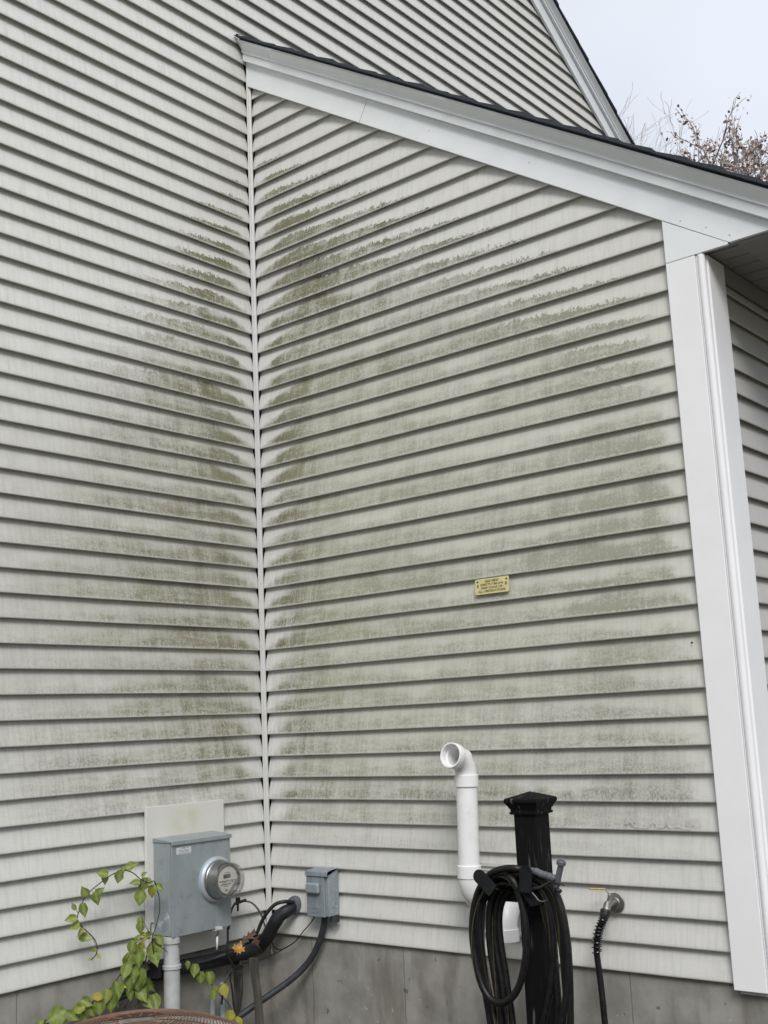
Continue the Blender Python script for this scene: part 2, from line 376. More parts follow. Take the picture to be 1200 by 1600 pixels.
# ------------------------------------------------------------------ the house
house = empty('house', (0, 0, GZ), 'house clad in mould-stained beige clapboard siding with white trim and a low side wing', 'house')
PJ = .0200   # how far a butt stands proud
def siding(name, m, P, rows, urange, du=.06, seed=0, dents=()):
    b = MB()
    for i in rows:
        u0, u1 = urange(i)
        if u1-u0 < .02: continue
        n_ = max(2, int((u1-u0)/du)); ring = []
        prof = [(-PJ-.002, 1.34), (-PJ+.001, .84), (-.0080, .50), (-.0022, .14), (-.0001, .05), (-.0007, .0), (-.0025, -.010), (-.0045, .0), (-.0060, .10), (-PJ-.001, .32)]
        jit = (mnoise.noise(Vector((i*3.7, seed, 1)))*.0016)
        for k in range(n_+1):
            u = u0+(u1-u0)*k/n_
            w = mnoise.noise(Vector((u*2.1, i*1.9, seed)))*.0022 + mnoise.noise(Vector((u*9, i*1.9, seed+5)))*.0007
            wz = mnoise.noise(Vector((u*1.7, i*2.3, seed+9)))*.0016 + mnoise.noise(Vector((u*12, i*2.3, seed+19)))*.0005
            for (dn_u, dn_i, dn_w, amp) in dents:
                w += amp*math.exp(-((u-dn_u)/dn_w)**2 - ((i-dn_i)/.8)**2)
            row = []
            for (d, fz) in prof:
                ww = w*(1-abs(fz)) if fz < .95 else 0
                row.append(P(u, d+ww, (i+fz)*E_ + (wz+jit if fz < .5 else 0)))
            ring.append(row)
        vs = [p for r in ring for p in r]; L = len(prof)
        fs = [(a*L+c, (a+1)*L+c, (a+1)*L+c+1, a*L+c+1) for a in range(n_) for c in range(L-1)]
        b.add(vs, fs, True)
    return b.build(name, m, house, merge=False)
RS = .667
# gable wall of the main house: plane x = 0, facing +x
def ug(i):
    z = i*E_; yr = 3.09 + (6.35+.05-z)/.68; yl = -4.6
    if z > 5.6: yl = -4.6 + (z-5.6)/.68
    y0 = yl
    return (y0, min(yr, 9.0)) if (z > 4.52) else (y0, -.0145)
def ug2(i):
    z = i*E_; yr = 3.09 + (6.35+.05-z)/.68
    return (.02, min(yr, 9.0))
s1 = siding('gable_siding', M['side_gable'], lambda u, d, z: (d, u, z), range(0, 86), ug, .07, 1,
            dents=((-.20, 3, .16, -.012), (-.17, 2, .12, .008), (-.22, 4, .12, .005)))
tag(s1, 'bright clapboard siding of the tall gable wall')
s1b = siding('upper_gable_siding', M['side_gable'], lambda u, d, z: (d, u, z), [i for i in range(18, 47) if not (i*E_ > 4.52)], ug2, .12, 1)
# wing wall: plane y = 0, facing -y
def uw(i):
    return (.0145, min(2.30, (4.347+.07-i*E_)/RS))
s2 = siding('wing_siding', M['side_wing'], lambda u, d, z: (u, -d, z), range(0, 43), uw, .07, 2)
tag(s2, 'clapboard siding of the wing wall with dark green mould')
XS = 2.43
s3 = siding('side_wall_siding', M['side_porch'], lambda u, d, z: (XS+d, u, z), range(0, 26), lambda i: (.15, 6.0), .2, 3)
# sheathing behind the siding
b = MB()
b.prism([(-.03, -4.6, 0), (-.03, 9, 0), (-.03, 9, 2.3), (-.03, 4.2, 5.55), (-.03, -.22, 8.55), (-.03, -4.6, 5.6)], (-.1, 0, 0))
b.prism([(0, .03, .0), (2.40, .03, .0), (2.40, .03, 2.80), (0, .03, 4.40)], (0, .1, 0))
b.box((2.30, .2, .0), (2.40, 6, 2.64))
b.build('wall_sheathing', M['dark'], house)
# foundation
b = MB(); b.box((-.3, -4.6, GZ-.1), (-.018, .35, .03)); b.box((-.017, .018, GZ-.1), (2.415, .3, .03)); b.box((2.2, .302, GZ-.1), (2.412, 6, .03))
b.build('foundation', M['concrete'], house)
# inside corner post
b = MB()
c_ = .0215
b.sweep([(c_-.018, -c_-.0, 0), (c_-.005, -c_+.004-.007, 0), (c_, -c_+.018-.006, 0), (c_-.004, -.0005, 0), (c_-.02, -.0005, 0), (c_-.021, -c_+.006, 0)], (0, 0, 0.03), (0, 0, 4.42))
b = MB()
b.prism([(.0048, -.0212, .01), (.0200, -.006, .01), (.0200, -.002, .01), (.0172, -.002, .01), (.0165, -.0052, .01), (.0048, -.0168, .01), (.0015, -.017, .01), (.0015, -.0205, .01)], (0, 0, 4.39))
b.prism([(.0088, -.0176, .01), (.0112, -.0170, .01), (.0118, -.0146, .01)], (0, 0, 4.38))
b.build('inside_corner_post', M['post'], house)
MB().prism([(-.0145, .0145, -.0), (-.0145, -.004, 0), (-.002, -.004, 0), (.004, .002, 0), (.004, .0145, 0)], (0, 0, 4.4)).build('corner_channel', M['dark'], house)

# rake trim of the wing (slope 8/12), three boards stepping out, then the shingle edge
def rake(nm, P, l0, l1, k, m, parent):
    """P(u, out, z): point; l(u) lower line. returns parts: frieze, band, crown"""
    pass
XE = 2.82
def zl(x, c): return c - RS*x
fr_ = MB()
ys = -.020
def board_poly(c0, c1, x0, x1, y):
    pts = [(x0, y, zl(x0, c0)), ]
    xk = (c0-2.645)/RS
    if xk < x1: pts += [(xk, y, 2.645), (x1, y, 2.645)]
    else: pts += [(x1, y, zl(x1, c0))]
    pts += [(x1, y, max(2.646, zl(x1, c1))), (x0, y, zl(x0, c1))]
    return pts
# frieze in two lengths with a butt joint
xj = .76
P1 = [(.004, ys, zl(.004, 4.347)), (xj+.02, ys, zl(xj+.02, 4.347)), (xj+.09, ys, zl(xj+.09, 4.51)), (.004, ys, zl(.004, 4.51))]
P2 = [(xj+.0225, ys, zl(xj+.0225, 4.347)), (2.5517, ys, 2.645), (2.76, ys, 2.645), (2.76, ys, zl(2.76, 4.51)), (xj+.0925, ys, zl(xj+.0925, 4.51))]
rb = MB().prism(P1, (0, .018, 0)).build('rake_board', M['trim'], house, bevel=.001)
rb2 = MB().prism(P2, (0, .018, 0)).build('rake_board', M['trim'], house, bevel=.001)
tag(rb, 'short upper length of white rake board'); tag(rb2, 'long lower length of white rake board')
bd = MB().prism(board_poly(4.487, 4.60, .004, XE, -.044), (0, .023, 0)).build('rake_band', M['trim'], house, bevel=.0015)
# crown moulding: cove profile swept along the slope
def crown(x0, x1, c0, c1, y0, y1, name, parent):
    b = MB(); prof = []
    K = 8
    for i in range(K+1):
        t = i/K
        z = c0 + (c1-c0)*(t)
        y = y0 + (y1-y0)*(1-math.cos(t*math.pi/2))
        prof.append((y, z))
    prof = [(y0+.005, c0-.001), (y0-.004, c0), (y0-.004, c0+.006)] + prof[1:] + [(y1, c1+.012), (y0+.03, c1+.012), (y0+.03, c0)]
    A0 = [(x0, y, zl(x0, z)) for y, z in prof]; A1 = [(x1, y, zl(x1, z)) for y, z in prof]
    n_ = len(prof)
    b.add(A0+A1, [(i, (i+1) % n_, (i+1) % n_+n_, i+n_) for i in range(n_)] + [tuple(range(n_-1, -1, -1)), tuple(range(n_, 2*n_))])
    return b.build(name, M['trim'], parent)
crown(.004, .2125, 4.534, 4.585, -.049, -.084, 'crown_moulding', house)
crown(.2150, XE, 4.534, 4.585, -.049, -.084, 'crown_moulding', house)
# wing roof: deck and layered shingle courses whose ends show at the rake
roof = MB().prism([(.02, -.080, zl(.02, 4.598)), (XE+.03, -.080, zl(XE+.03, 4.598)), (XE+.03, -.080, zl(XE+.03, 4.608)), (.02, -.080, zl(.02, 4.608))], (0, 6.0, 0)).build('roof', M['shingle'], house)
b = MB(); x = .004; i = 0
rs = random.Random(3)
while x < XE+.05:
    L = .135; t0 = .005+rs.random()*.004; t1 = .019+rs.random()*.006; yo = -.098-rs.random()*.010
    x1 = x+L+.02
    b.prism([(x, yo, zl(x, 4.6075)), (x1, yo+.002, zl(x1, 4.6075)+.001), (x1, yo+.002, zl(x1, 4.6075+t1)), (x, yo, zl(x, 4.6085+t0))], (0, 6.0+rs.random()*.02, 0))
    x += L; i += 1
b.build('shingles', M['shingle'], roof)
MB().add([(-.004, -.094, 4.612), (.03, -.110, 4.600), (.045, -.100, 4.594), (.03, -.08, 4.61), (-.004, -.07, 4.628), (.006, -.085, 4.624)], [(0,1,2,3), (0,3,5), (5,3,4), (0, 1, 5)]).build('flashing_flap', M['shingle'], roof)
# corner board with bead, three pieces
b = MB().prism([(2.294, -.020, 2.812), (2.2945, -.020, 2.8145), (2.5485, -.020, 2.6450), (2.294, -.020, 2.638)], (0, .017, 0))
b = MB().prism([(2.294, -.0195, 2.639), (2.294, -.0195, 2.8135), (2.546, -.0195, 2.6465), (2.546, -.0195, 2.639)], (0, .016, 0)); b.build('frieze_block', M['trim'], house, bevel=.001)
cb = MB().box((2.294, -.020, -.017), (2.412, .005, 2.636)).build('corner_board', M['cboard'], house, bevel=.0015)
b = MB(); pr = [(2.4135, .01), (2.4135, -.013), (2.4175, -.015)]
for k in range(9):
    a = R_(190+ (350-190+20)*k/8); pr.append((2.4325+.0145*math.cos(a), -.006+.0145*math.sin(a)))
pr += [(2.4455, .004), (2.4455, .02)]
b.prism([(x, y, -.017) for x, y in pr], (0, 0, 2.652)); b.build('bead', M['cboard'], cb)
b = MB(); b.prism([(x, y, -.018) for x, y in [(2.430, .009), (2.448, .009), (2.4515, .013), (2.4515, .156), (2.430, .156)]], (0, 0, 2.6525)); b.build('side_board', M['cboard'], cb)
MB().box((2.31, -.004, -.030), (2.44, .014, -.0175)).build('starter_strip', M['galv'], house)
# nails in the trim
for (x, z) in ((2.37, 2.79), (2.47, 2.73), (2.556, 2.672), (1.2, 3.62), (1.72, 3.27)):
    MB().lathe((x, ys-.0004, z), (0, -1, 0), [(0, .0035), (.0008, .0028), (.0009, 0)], 10).build('nail', M['galv'], house)
# soffit over the side wall
b = MB(); b.box((2.40, -.018, 2.646), (2.80, 6.0, 2.655)); sf = b.build('soffit', M['soffit'], house)
b = MB()
y = .03
while y < 6:
    b.box((2.452, y, 2.641), (2.576, y+.094, 2.6455)); y += .1
b.build('soffit_panel', M['soffit'], sf)
MB().box((2.577, -.001, 2.633), (2.70, 6, 2.6454)).build('soffit_edge', M['soffit'], sf)
MB().box((2.79, -.018, 2.60), (2.812, 6.0, 2.70)).build('fascia', M['trim'], house)
MB().box((2.4335, .157, 2.575), (2.4475, 6, 2.6405)).build('side_frieze', M['soffit'], house)
# pale block let into the siding behind the vent pipes
mb = MB()
mb.box((1.24, -.010, .095), (1.54, .012, .363)); pb = mb.build('pipe_block', M['side_porch'], house, bevel=.002)
mb = MB()
for (a, c) in (((1.236, -.017, .352), (1.544, -.009, .366)), ((1.236, -.017, .092), (1.544, -.009, .104)), ((1.530, -.017, .1045), (1.544, -.009, .3515)), ((1.236, -.017, .1045), (1.250, -.009, .3515)), ((1.2505, -.013, .335), (1.5295, -.009, .3405))): mb.box(a, c)
mb.build('block_rim', M['post'], pb, bevel=.001)
MB().lathe([(2.248,-0,1.181)][0], (0, -1, 0), [(0, .0045), (.0012, .004), (.0016, 0)], 12).build('siding_screw', M['dark'], house)
# pale snail trails
TR = smooth([(1.911,-0.001,0.53),(1.938,-0.001,0.538),(1.958,-0.001,0.522),(1.984,-0.001,0.52),(2.007,-0.001,0.518),(2.019,-0.001,0.53),(2.033,-0.001,0.539),(2.045,-0.001,0.53),(2.049,-0.001,0.521),(2.07,-0.001,0.522),(2.083,-0.001,0.531),(2.09,-0.001,0.552),(2.099,-0.001,0.566),(2.109,-0.001,0.559),(2.098,-0.001,0.55),(2.091,-0.001,0.534),(2.1,-0.001,0.52),(2.126,-0.001,0.525),(2.15,-0.001,0.519),(2.18,-0.001,0.517)], 5)
MB().tube([(p.x, -.0035, p.z) for p in TR], .0008, 5).build('snail_trail', M['mount'], house)

# main roof rake of the gable
def rz(y, c): return c - .678*(y-3.09)
def mainrake(name, c0, c1, x0, x1, m, parent=house, y0=-.22, y1=9.2, cove=False):
    b = MB()
    if cove:
        K = 6; prof = [(x0+(x1-x0)*(1-math.cos(t/K*math.pi/2)), c0+(c1-c0)*t/K) for t in range(K+1)]
        prof = [(-.0, c0)] + prof + [(x1, c1+.008), (0., c1+.008)]
    else: prof = [(.001, c0), (x0, c0), (x1, c1), (.001, c1)]
    for sgn in (1, -1):
        e1 = y1 if sgn == 1 else -5.2
        def zz(y, c): return rz(y, c) if sgn == 1 else rz(2*y0-y, c)
        A0 = [(x, y0, zz(y0, z)) for x, z in prof]; A1 = [(x, e1, zz(e1, z)) for x, z in prof]; n_ = len(prof)
        b.add(A0+A1, [(i, (i+1) % n_, (i+1) % n_+n_, i+n_) for i in range(n_)] + [tuple(range(n_-1, -1, -1)), tuple(range(n_, 2*n_))])
    return b.build(name, m, parent)
tag(mainrake('rake_board', 6.350, 6.475, .020, .020, M['trim']), 'white rake board high on the main gable')
mainrake('rake_band', 6.4751, 6.505, .042, .042, M['trim'])
mainrake('crown_moulding', 6.5051, 6.545, .048, .082, M['trim'], cove=True)
b = MB()
for sgn in (1, -1):
    y = -.22
    while y < 9.2:
        def yy(v): return v if sgn == 1 else -.44-v
        j = rs.random()*.008
        b.prism([(.098+j, yy(y), rz(y, 6.555)), (.098+j, yy(y+.16), rz(y+.16, 6.555)), (.098+j, yy(y+.16), rz(y+.16, 6.576)), (.098+j, yy(y), rz(y, 6.562))], (-8-j, 0, 0)); y += .14
mr = b.build('main_roof', M['shingle'], house, merge=False)

# ------------------------------------------------------------------ electric meter
mbd = MB().box((.0012, -.735, -.005), (.017, -.290, .630)).build('mounting_board', M['mount'], bevel=.0015)
tag(mbd, 'pale mounting panel with a greenish blotch behind the electric meter box', 'mounting board')
em = empty('electric_meter', (.018, -.53, .10), 'grey steel electric meter box with round glass meter on the left wall', 'electric meter')
X0, X1, Y0, Y1, Z0, Z1 = .0185, .134, -.700, -.366, .100, .480
MB().box((X0, Y0, Z0), (X1-.006, Y1, Z1)).build('box_body', M['box'], em, bevel=.003)
fc = MB().box((X1-.0055, Y0+.014, Z0-.004), (X1+.001, Y1+.003, Z1-.006)).build('front_cover', M['box'], em, bevel=.002)
MB().prism([(X0, Y0-.004, Z1+.001), (X0, Y0-.004, Z1+.018), (X1+.010, Y0-.004, Z1+.006), (X1+.010, Y0-.004, Z1-.010), (X1+.005, Y0-.004, Z1-.010), (X1+.005, Y0-.004, Z1+.001)], (0, Y1-Y0+.010, 0)).build('lid', M['box'], em, bevel=.001)
MB().box((X1-.003, Y0+.001, Z0-.002), (X1+.003, Y0+.013, Z1-.004)).build('edge_flange', M['box'], em, bevel=.001)
b = MB()
for r in (.038, .028, .018, .010): b.lathe((X0+.062, Y0, Z0+.062), (0, -1, 0), [(0, r+.0022), (.0012, r+.0012), (.0012, r-.0012), (0, r-.0022)], 30)
b.build('knockout', M['box'], em)
st = MB().box((X1+.001, -.672, .430), (X1+.0016, -.590, .458)).build('sticker', M['paper'], em)
b = MB()
for (y0, y1, z0, z1) in ((-.640, -.620, .452, .4565), (-.612, -.604, .452, .4565), (-.664, -.600, .444, .4465), (-.655, -.60, .4395, .4415), (-.66, -.595, .4335, .436)): MB().box((X1+.0017, y0, z0), (X1+.0019, y1, z1)).build('printed_line', M['box'], st)
b = MB().box((.05, -.47, .086), (.128, -.425, .0985)); b.tube([(X1+.004, -.46, .096), (X1+.008, -.43, .093)], .011, 12); b.build('latch', M['galv'], em, bevel=.002)
MB().tube(smooth([(X1+.006, -.445, .09), (X1+.012, -.455, .078), (X1+.008, -.462, .066), (X1+.004, -.450, .064), (X1+.006, -.444, .08)], 5), .0014, 6).build('seal_wire', M['cable'], em)
MB().tube([(X1+.006, -.453, .064), (X1+.006, -.456, .010)], .0048, 10).build('seal_tag', M['mount'], em)
MB().tube(smooth([(.03, -.712, .150), (.03, -.725, .150), (.03, -.727, .10), (.03, -.716, .088), (.03, -.705, .088)], 4), .0022, 6).build('side_hasp', M['cable'], em)
mc = Vector((X1+.001, -.452, .302)); ax = (1, 0, 0)
rg = MB().lathe(mc, ax, [(0, .098), (.012, .096), (.020, .088), (.020, .083), (.004, .080), (.004, 0)], 56).build('meter_ring', M['ring'], em)
MB().lathe(mc, ax, [(.004, .0825), (.028, .0825), (.031, .080), (.031, .077), (.034, .076), (.075, .071), (.079, .0705), (.080, .065)], 56).build('meter_body', M['steel'], em)
fp = MB().lathe(mc+Vector((.080, 0, 0)), ax, [(-.004, .0665), (-.003, .066), (-.003, 0)], 48).build('faceplate', M['steel'], em)
# white dial face with a cut lower right corner
pts = []
for k in range(41):
    a = R_(-62+ (360-84)*k/40 - 0)
    pts.append((k, a))
poly = []
FR = .056
for k in range(60):
    a = 2*math.pi*k/60
    yv, zv = math.cos(a)*FR, math.sin(a)*FR      # y to the right as seen from the front, z up
    if yv*.86 - zv*.5 > .0275 and zv < .004: continue
    poly.append((yv, zv))
fw = MB().prism([(mc.x+.0775, mc.y+p[0], mc.z+p[1]) for p in poly], (.002, 0, 0)).build('dial_face', M['face'], em)
fx = mc.x+.0797
def fm(name, y0, y1, z0, z1, m, par=fw): return MB().box((fx, mc.y+y0, mc.z+z0), (fx+.0012, mc.y+y1, mc.z+z1)).build(name, m, par)
fm('display', -.026, .014, .010, .026, M['lcd']); 
b = MB(); b.box((fx, mc.y-.052, mc.z-.002), (fx+.002, mc.y+.050, mc.z+.0005)); b.build('face_ledge', M['steel'], fw)
b = MB()
for (y0, y1, z0, z1) in ((-.020, .012, .0315, .033), (-.040, .018, -.0165, -.0135), (-.022, .0, -.0235, -.0215), (-.018, -.002, -.0415, -.0375), (.022, .027, -.010, -.004), (-.03, -.01, -.009, -.0075)): MB().box((fx, mc.y+y0, mc.z+z0), (fx+.0006, mc.y+y1, mc.z+z1)).build('printed_mark', M['inkblack'], fw)
MB().lathe(mc, ax, [(.030, .0800), (.060, .0775), (.098, .0745), (.108, .071), (.113, .062), (.115, .045), (.1155, .0)], 56).build('glass_cover', M['glass'], em)
MB().lathe(mc, ax, [(.0795, .0720), (.083, .0725), (.0835, .0665), (.080, .066)], 56).build('bezel', M['steel'], em)

# conduit below the meter box
cdt = empty('conduit', (.098, -.672, GZ), 'grey vertical plastic conduit running down from the meter box', 'conduit')
MB().lathe((.098, -.672, GZ), (0, 0, 1), [(0, .034), (.5460, .034), (.5475, .0395), (.5620, .0400), (.5635, .0345), (.6300, .0330)], 36).build('lower_pipe', M['galv'], cdt)
MB().lathe((.098, -.672, -.030), (0, 0, 1), [(.0, .0305), (.098, .0305), (.100, .036), (.128, .036), (.1285, .030)], 36).build('upper_pipe', M['galv'], cdt)

# ------------------------------------------------------------------ disconnect box on the wing wall
dc = empty('disconnect_box', (.37, -.01, .1), 'small grey disconnect switch box beside the inside corner', 'electrical box')
DX0, DX1, DZ0, DZ1 = .327, .431, .108, .302
MB().box((DX0+.004, -.070, DZ0), (DX1+.020, -.0005, DZ1)).build('box_body', M['disc'], dc, bevel=.003)
MB().box((DX0-.002, -.080, DZ0-.002), (DX1+.002, -.0705, DZ1-.022)).build('cover', M['disc'], dc, bevel=.002)
MB().prism([(DX0-.004, -.086, DZ1-.021), (DX0-.004, -.086, DZ1-.001), (DX0-.004, -.004, DZ1+.010), (DX0-.004, -.004, DZ1+.0015), (DX0-.004, -.0715, DZ1+.0015), (DX0-.004, -.0715, DZ1-.021)], (DX1-DX0+.028, 0, 0)).build('hood', M['disc'], dc, bevel=.0015)
MB().box((DX0+.008, -.102, DZ0+.098), (DX1-.016, -.0805, DZ0+.146)).build('handle', M['disc'], dc, bevel=.012, seg=4)
b = MB(); 
for kx in (.356, .371, .386): b.box((kx, -.0815, DZ0+.022), (kx+.003, -.0803, DZ0+.090))
b.box((.350, -.0815, DZ0+.016), (.395, -.0803, DZ0+.019)); b.box((.350, -.0815, DZ0+.034), (.395, -.0803, DZ0+.037)); b.build('embossing', M['disc'], dc)
b = MB()
for r in (.014, .008): b.lathe((DX1+.0205, -.030, DZ0+.045), (1, 0, 0), [(0, r+.0015), (.001, r+.0008), (.001, r-.0008), (0, r-.0015)], 20)
b.build('knockout', M['disc'], dc)
b = MB().lathe((.446, -.030, DZ0-.026), (0, 0, 1), [(0, .020), (.0, .022), (.012, .022), (.012, .017), (.026, .017)], 20); b.build('conduit_fitting', M['flex'], dc)
FL = smooth([(0.384,-0.03,0.106),(0.383,-0.03,0.078),(0.369,-0.03,0.036),(0.343,-0.03,-0.018),(0.297,-0.03,-0.082),(0.245,-0.05,-0.141),(0.194,-0.09,-0.19),(0.144,-0.14,-0.232),(0.098,-0.2,-0.274),(0.053,-0.26,-0.316),(0.003,-0.3,-0.359),(-0.098,-0.4,-0.453)], 10)
tag(MB().tube(FL, .0145, 16).build('flexible_conduit', M['flex']), 'thick dark flexible conduit curving down from the small grey switch box', 'conduit')
TC = smooth([(0.315,-0.02,0.094),(0.282,-0.02,0.059),(0.24,-0.02,0.025),(0.185,-0.02,-0.024),(0.13,-0.02,-0.053),(0.088,-0.02,-0.068),(0.05,-0.02,-0.06),(0.03,-0.02,-0.033),(0.014,-0.02,-0.011)], 6)
tag(MB().tube(TC, .0028, 8).build('thin_cable', M['cable']), 'thin dark cable sagging below the switch box in front of the concrete', 'cable')

# line set and its companions
ls = empty('line_set', (.167, -.02, .13), 'thick black insulated pipe leaving the wing wall and running left along the foundation', 'insulated pipe')
LP = [(0.162,0.01,0.131),(0.173,-0.04,0.119),(0.145,-0.075,0.094),(0.112,-0.085,0.051),(0.063,-0.085,-0.011),(0.016,-0.09,-0.051)] + [(0.055,-0.203,-0.051),(0.04,-0.326,-0.056),(0.03,-0.503,-0.055),(0.03,-0.638,-0.052),(0.03,-0.727,-0.061)]
LS = smooth(LP, 8); nl = len(LS)
rad = [.025+.006*min(1, i/18) + .0008*math.sin(i*.7) for i in range(nl)]
MB().tube(LS, rad, 20).build('insulation', M['foam'], ls)
L2 = smooth([(0.03,-0.714,-0.059),(0.03,-0.754,-0.087),(0.03,-0.831,-0.092),(0.03,-0.911,-0.102),(0.03,-1.036,-0.121),(0.03,-1.17,-0.133),(0.03,-1.285,-0.151),(0.03,-1.434,-0.188)], 8)
MB().tube(L2, .016, 16).build('lower_insulation', M['foam'], ls)
b = MB().tube([(0.06,-0.747,0.011),(0.06,-0.727,-0.023),(0.06,-0.724,-0.062)], [.022, .023, .022], 20); b.build('sleeve', M['cable'], ls)
MB().lathe((.167, .004, .131), (.2, -1, .1), [(0, .043), (.012, .040), (.022, .032), (.024, .02)], 24).build('putty_collar', M['gungrey'], ls)
CB = smooth([(0.178,-0.01,0.146),(0.185,-0.05,0.155),(0.173,-0.08,0.158),(0.143,-0.1,0.148),(0.112,-0.12,0.115),(0.083,-0.13,0.073),(0.063,-0.14,0.028),(0.023,-0.14,-0.008),(-0.016,-0.14,-0.034)] + [(0.1,-0.323,-0.022),(0.07,-0.428,-0.041),(0.05,-0.574,-0.051),(0.05,-0.73,-0.079),(0.06,-0.902,-0.11),(0.06,-1.088,-0.121),(0.06,-1.263,-0.14)], 8)
tag(MB().tube(CB, .0085, 12).build('control_cable', M['cable']), 'slim black cable arching over the thick insulated pipe', 'cable')
GW = smooth([(0.06,-0.241,0.174),(0.06,-0.201,0.171),(0.06,-0.166,0.158),(0.05,-0.125,0.129),(0.04,-0.091,0.095),(0.04,-0.076,0.059),(0.03,-0.051,0.02)] + [(0.042,-0.04,-0.029),(0.053,-0.04,-0.085)], 8)
gw = MB().tube(GW, .0042, 10).build('ground_wire', M['ground_wire']); tag(gw, 'grey ground wire looping down from a small clamp beside the meter box', 'wire')
GA = smooth([(0.06,-0.229,0.175),(0.06,-0.261,0.174),(0.08,-0.303,0.162),(0.1,-0.337,0.138),(0.11,-0.351,0.108),(0.11,-0.36,0.077)], 8)
gc = MB().tube(GA, .0052, 10).build('black_sheath', M['cable'], gw)
b = MB(); cp = [(0.065,-0.257,0.174)][0]; cp = Vector(cp)
b.box(cp+Vector((-.006, -.01, -.004)), cp+Vector((.006, .008, .022))); b.tube([cp+Vector((0, -.002, -.008)), cp+Vector((.002, -.004, -.038))], [.006, .004], 8); b.tube([cp+Vector((0, -.02, -.004)), cp+Vector((-.004, .05, .004))], .0068, 8)
b.build('clamp', M['cable'], gw)
CX = smooth([(0.11,-0.363,0.086),(0.11,-0.365,0.029),(0.11,-0.37,-0.013),(0.11,-0.355,-0.05),(0.11,-0.33,-0.087),(0.11,-0.299,-0.1),(0.11,-0.28,-0.096),(0.11,-0.299,-0.087),(0.11,-0.33,-0.092),(0.11,-0.361,-0.108),(0.11,-0.384,-0.135),(0.11,-0.396,-0.168),(0.11,-0.409,-0.228)], 8)
cx = MB().tube(CX, .005, 10).build('coaxial_cable', M['cable']); tag(cx, 'black cable hanging below the meter box with a small loop in it', 'cable')
CY = smooth([(0.1,-0.317,-0.082),(0.1,-0.34,-0.094),(0.1,-0.345,-0.136),(0.1,-0.335,-0.186),(0.1,-0.329,-0.245),(0.1,-0.319,-0.3),(0.1,-0.306,-0.382)], 6)
MB().tube(CY, .0042, 8).build('second_strand', M['cable'], cx)
CZ = smooth([(0.02,-0.495,-0.058),(0.02,-0.384,-0.083),(0.02,-0.282,-0.093),(0.02,-0.16,-0.106),(0.02,-0.104,-0.107),(0.02,-0.054,-0.105)] + [(0.062,-0.02,-0.084),(0.117,-0.02,-0.06)], 6)
tag(MB().tube(CZ, .0016, 6).build('thin_wire', M['cable']), 'hair-thin wire strung along the concrete just below the black pipe', 'wire')

# weathered stakes
def stake(name, path, w, t, label, m=M['swood']):
    b = MB(); P = [Vector(p) for p in path]; rs_ = random.Random(len(name)); ring = []
    for i, p in enumerate(P):
        k = w[i] if isinstance(w, list) else w; k *= (.9+.2*rs_.random())
        ring.append([p+Vector((-k/2, -t/2, 0)), p+Vector((k/2, -t/2, .004)), p+Vector((k/2+.002, t/2, 0)), p+Vector((-k/2, t/2, 0))])
    vs = [q for r in ring for q in r]
    b.add(vs, [(i*4+j, i*4+(j+1) % 4, (i+1)*4+(j+1) % 4, (i+1)*4+j) for i in range(len(P)-1) for j in range(4)] + [(3,2,1,0), tuple(len(vs)-4+j for j in range(4))])
    o = b.build(name, m, None, bevel=.001); return tag(o, label, 'stake')
stake('wooden_stake', [(0.192,-0.29,-0.049),(0.194,-0.29,-0.089),(0.201,-0.29,-0.136),(0.211,-0.29,-0.188),(0.217,-0.29,-0.253),(0.219,-0.29,-0.319),(0.227,-0.29,-0.422)], [.040, .038, .030, .034, .032, .038, .04], .02, 'dark weathered wooden stake standing in front of the flexible conduit')
stake('narrow_slat', [(0.05,-0.25,-0.054),(0.05,-0.251,-0.103),(0.05,-0.253,-0.158),(0.05,-0.251,-0.212),(0.05,-0.26,-0.27),(0.05,-0.265,-0.317)], [.040, .042, .045, .045, .030, .016], .012, 'flat grey slat leaning on the foundation behind the looped cable')
for k, pth in enumerate(([(0.05,-0.405,-0.156),(0.05,-0.411,-0.418)], [(0.05,-0.345,-0.154),(0.05,-0.352,-0.431)])):
    o = MB().tube(pth, .0125, 14).build('thin_pipe', M['ring'])
    tag(o, ['left pipe of the two slim bluish grey pipes against the concrete', 'right pipe of the two slim bluish grey pipes, beside the dark slat'][k], 'pipe', 'slim pipes below the meter box')

# ------------------------------------------------------------------ leaves
def leaf_geo(b, tones, veins, c, d, up, size, tone, wid=.62, fold=.25, curl=.25, shape='ovate'):
    """c = leaf base, d = direction to the tip, up = face normal"""
    d = Vector(d).normalized(); up = Vector(up); up = (up-d*up.dot(d)).normalized(); s_ = d.cross(up)
    K = 9; c = Vector(c)
    ws = [0, .55, .88, 1.0, .96, .82, .62, .38, .16, 0] if shape == 'ovate' else [0]*10
    o = len(b.v); rows = []
    for i in range(K+1):
        t = i/K; w = ws[i]*wid*size/2; bend = -curl*size*t*t
        back = -.10*size*(1 if i == 1 else 0)
        mid = c + d*(size*t) + up*bend
        rows.append([mid + s_*(-w) + up*(fold*w) + d*back, mid + s_*(-w*.5) + up*(fold*w*.45) + d*back*.4, mid, mid + s_*(w*.5) + up*(fold*w*.45) + d*back*.4, mid + s_*w + up*(fold*w) + d*back])
    vs = [p for r in rows for p in r]
    fs = [(i*5+j, i*5+j+1, (i+1)*5+j+1, (i+1)*5+j) for i in range(K) for j in range(4)]
    b.add(vs, fs, True)
    tones += [tone]*len(vs); veins += ([0, 0, 1, 0, 0]*(K+1))
def set_attr(o, nm, vals):
    a = o.data.attributes.new(nm, 'FLOAT', 'POINT'); a.data.foreach_set('value', vals)

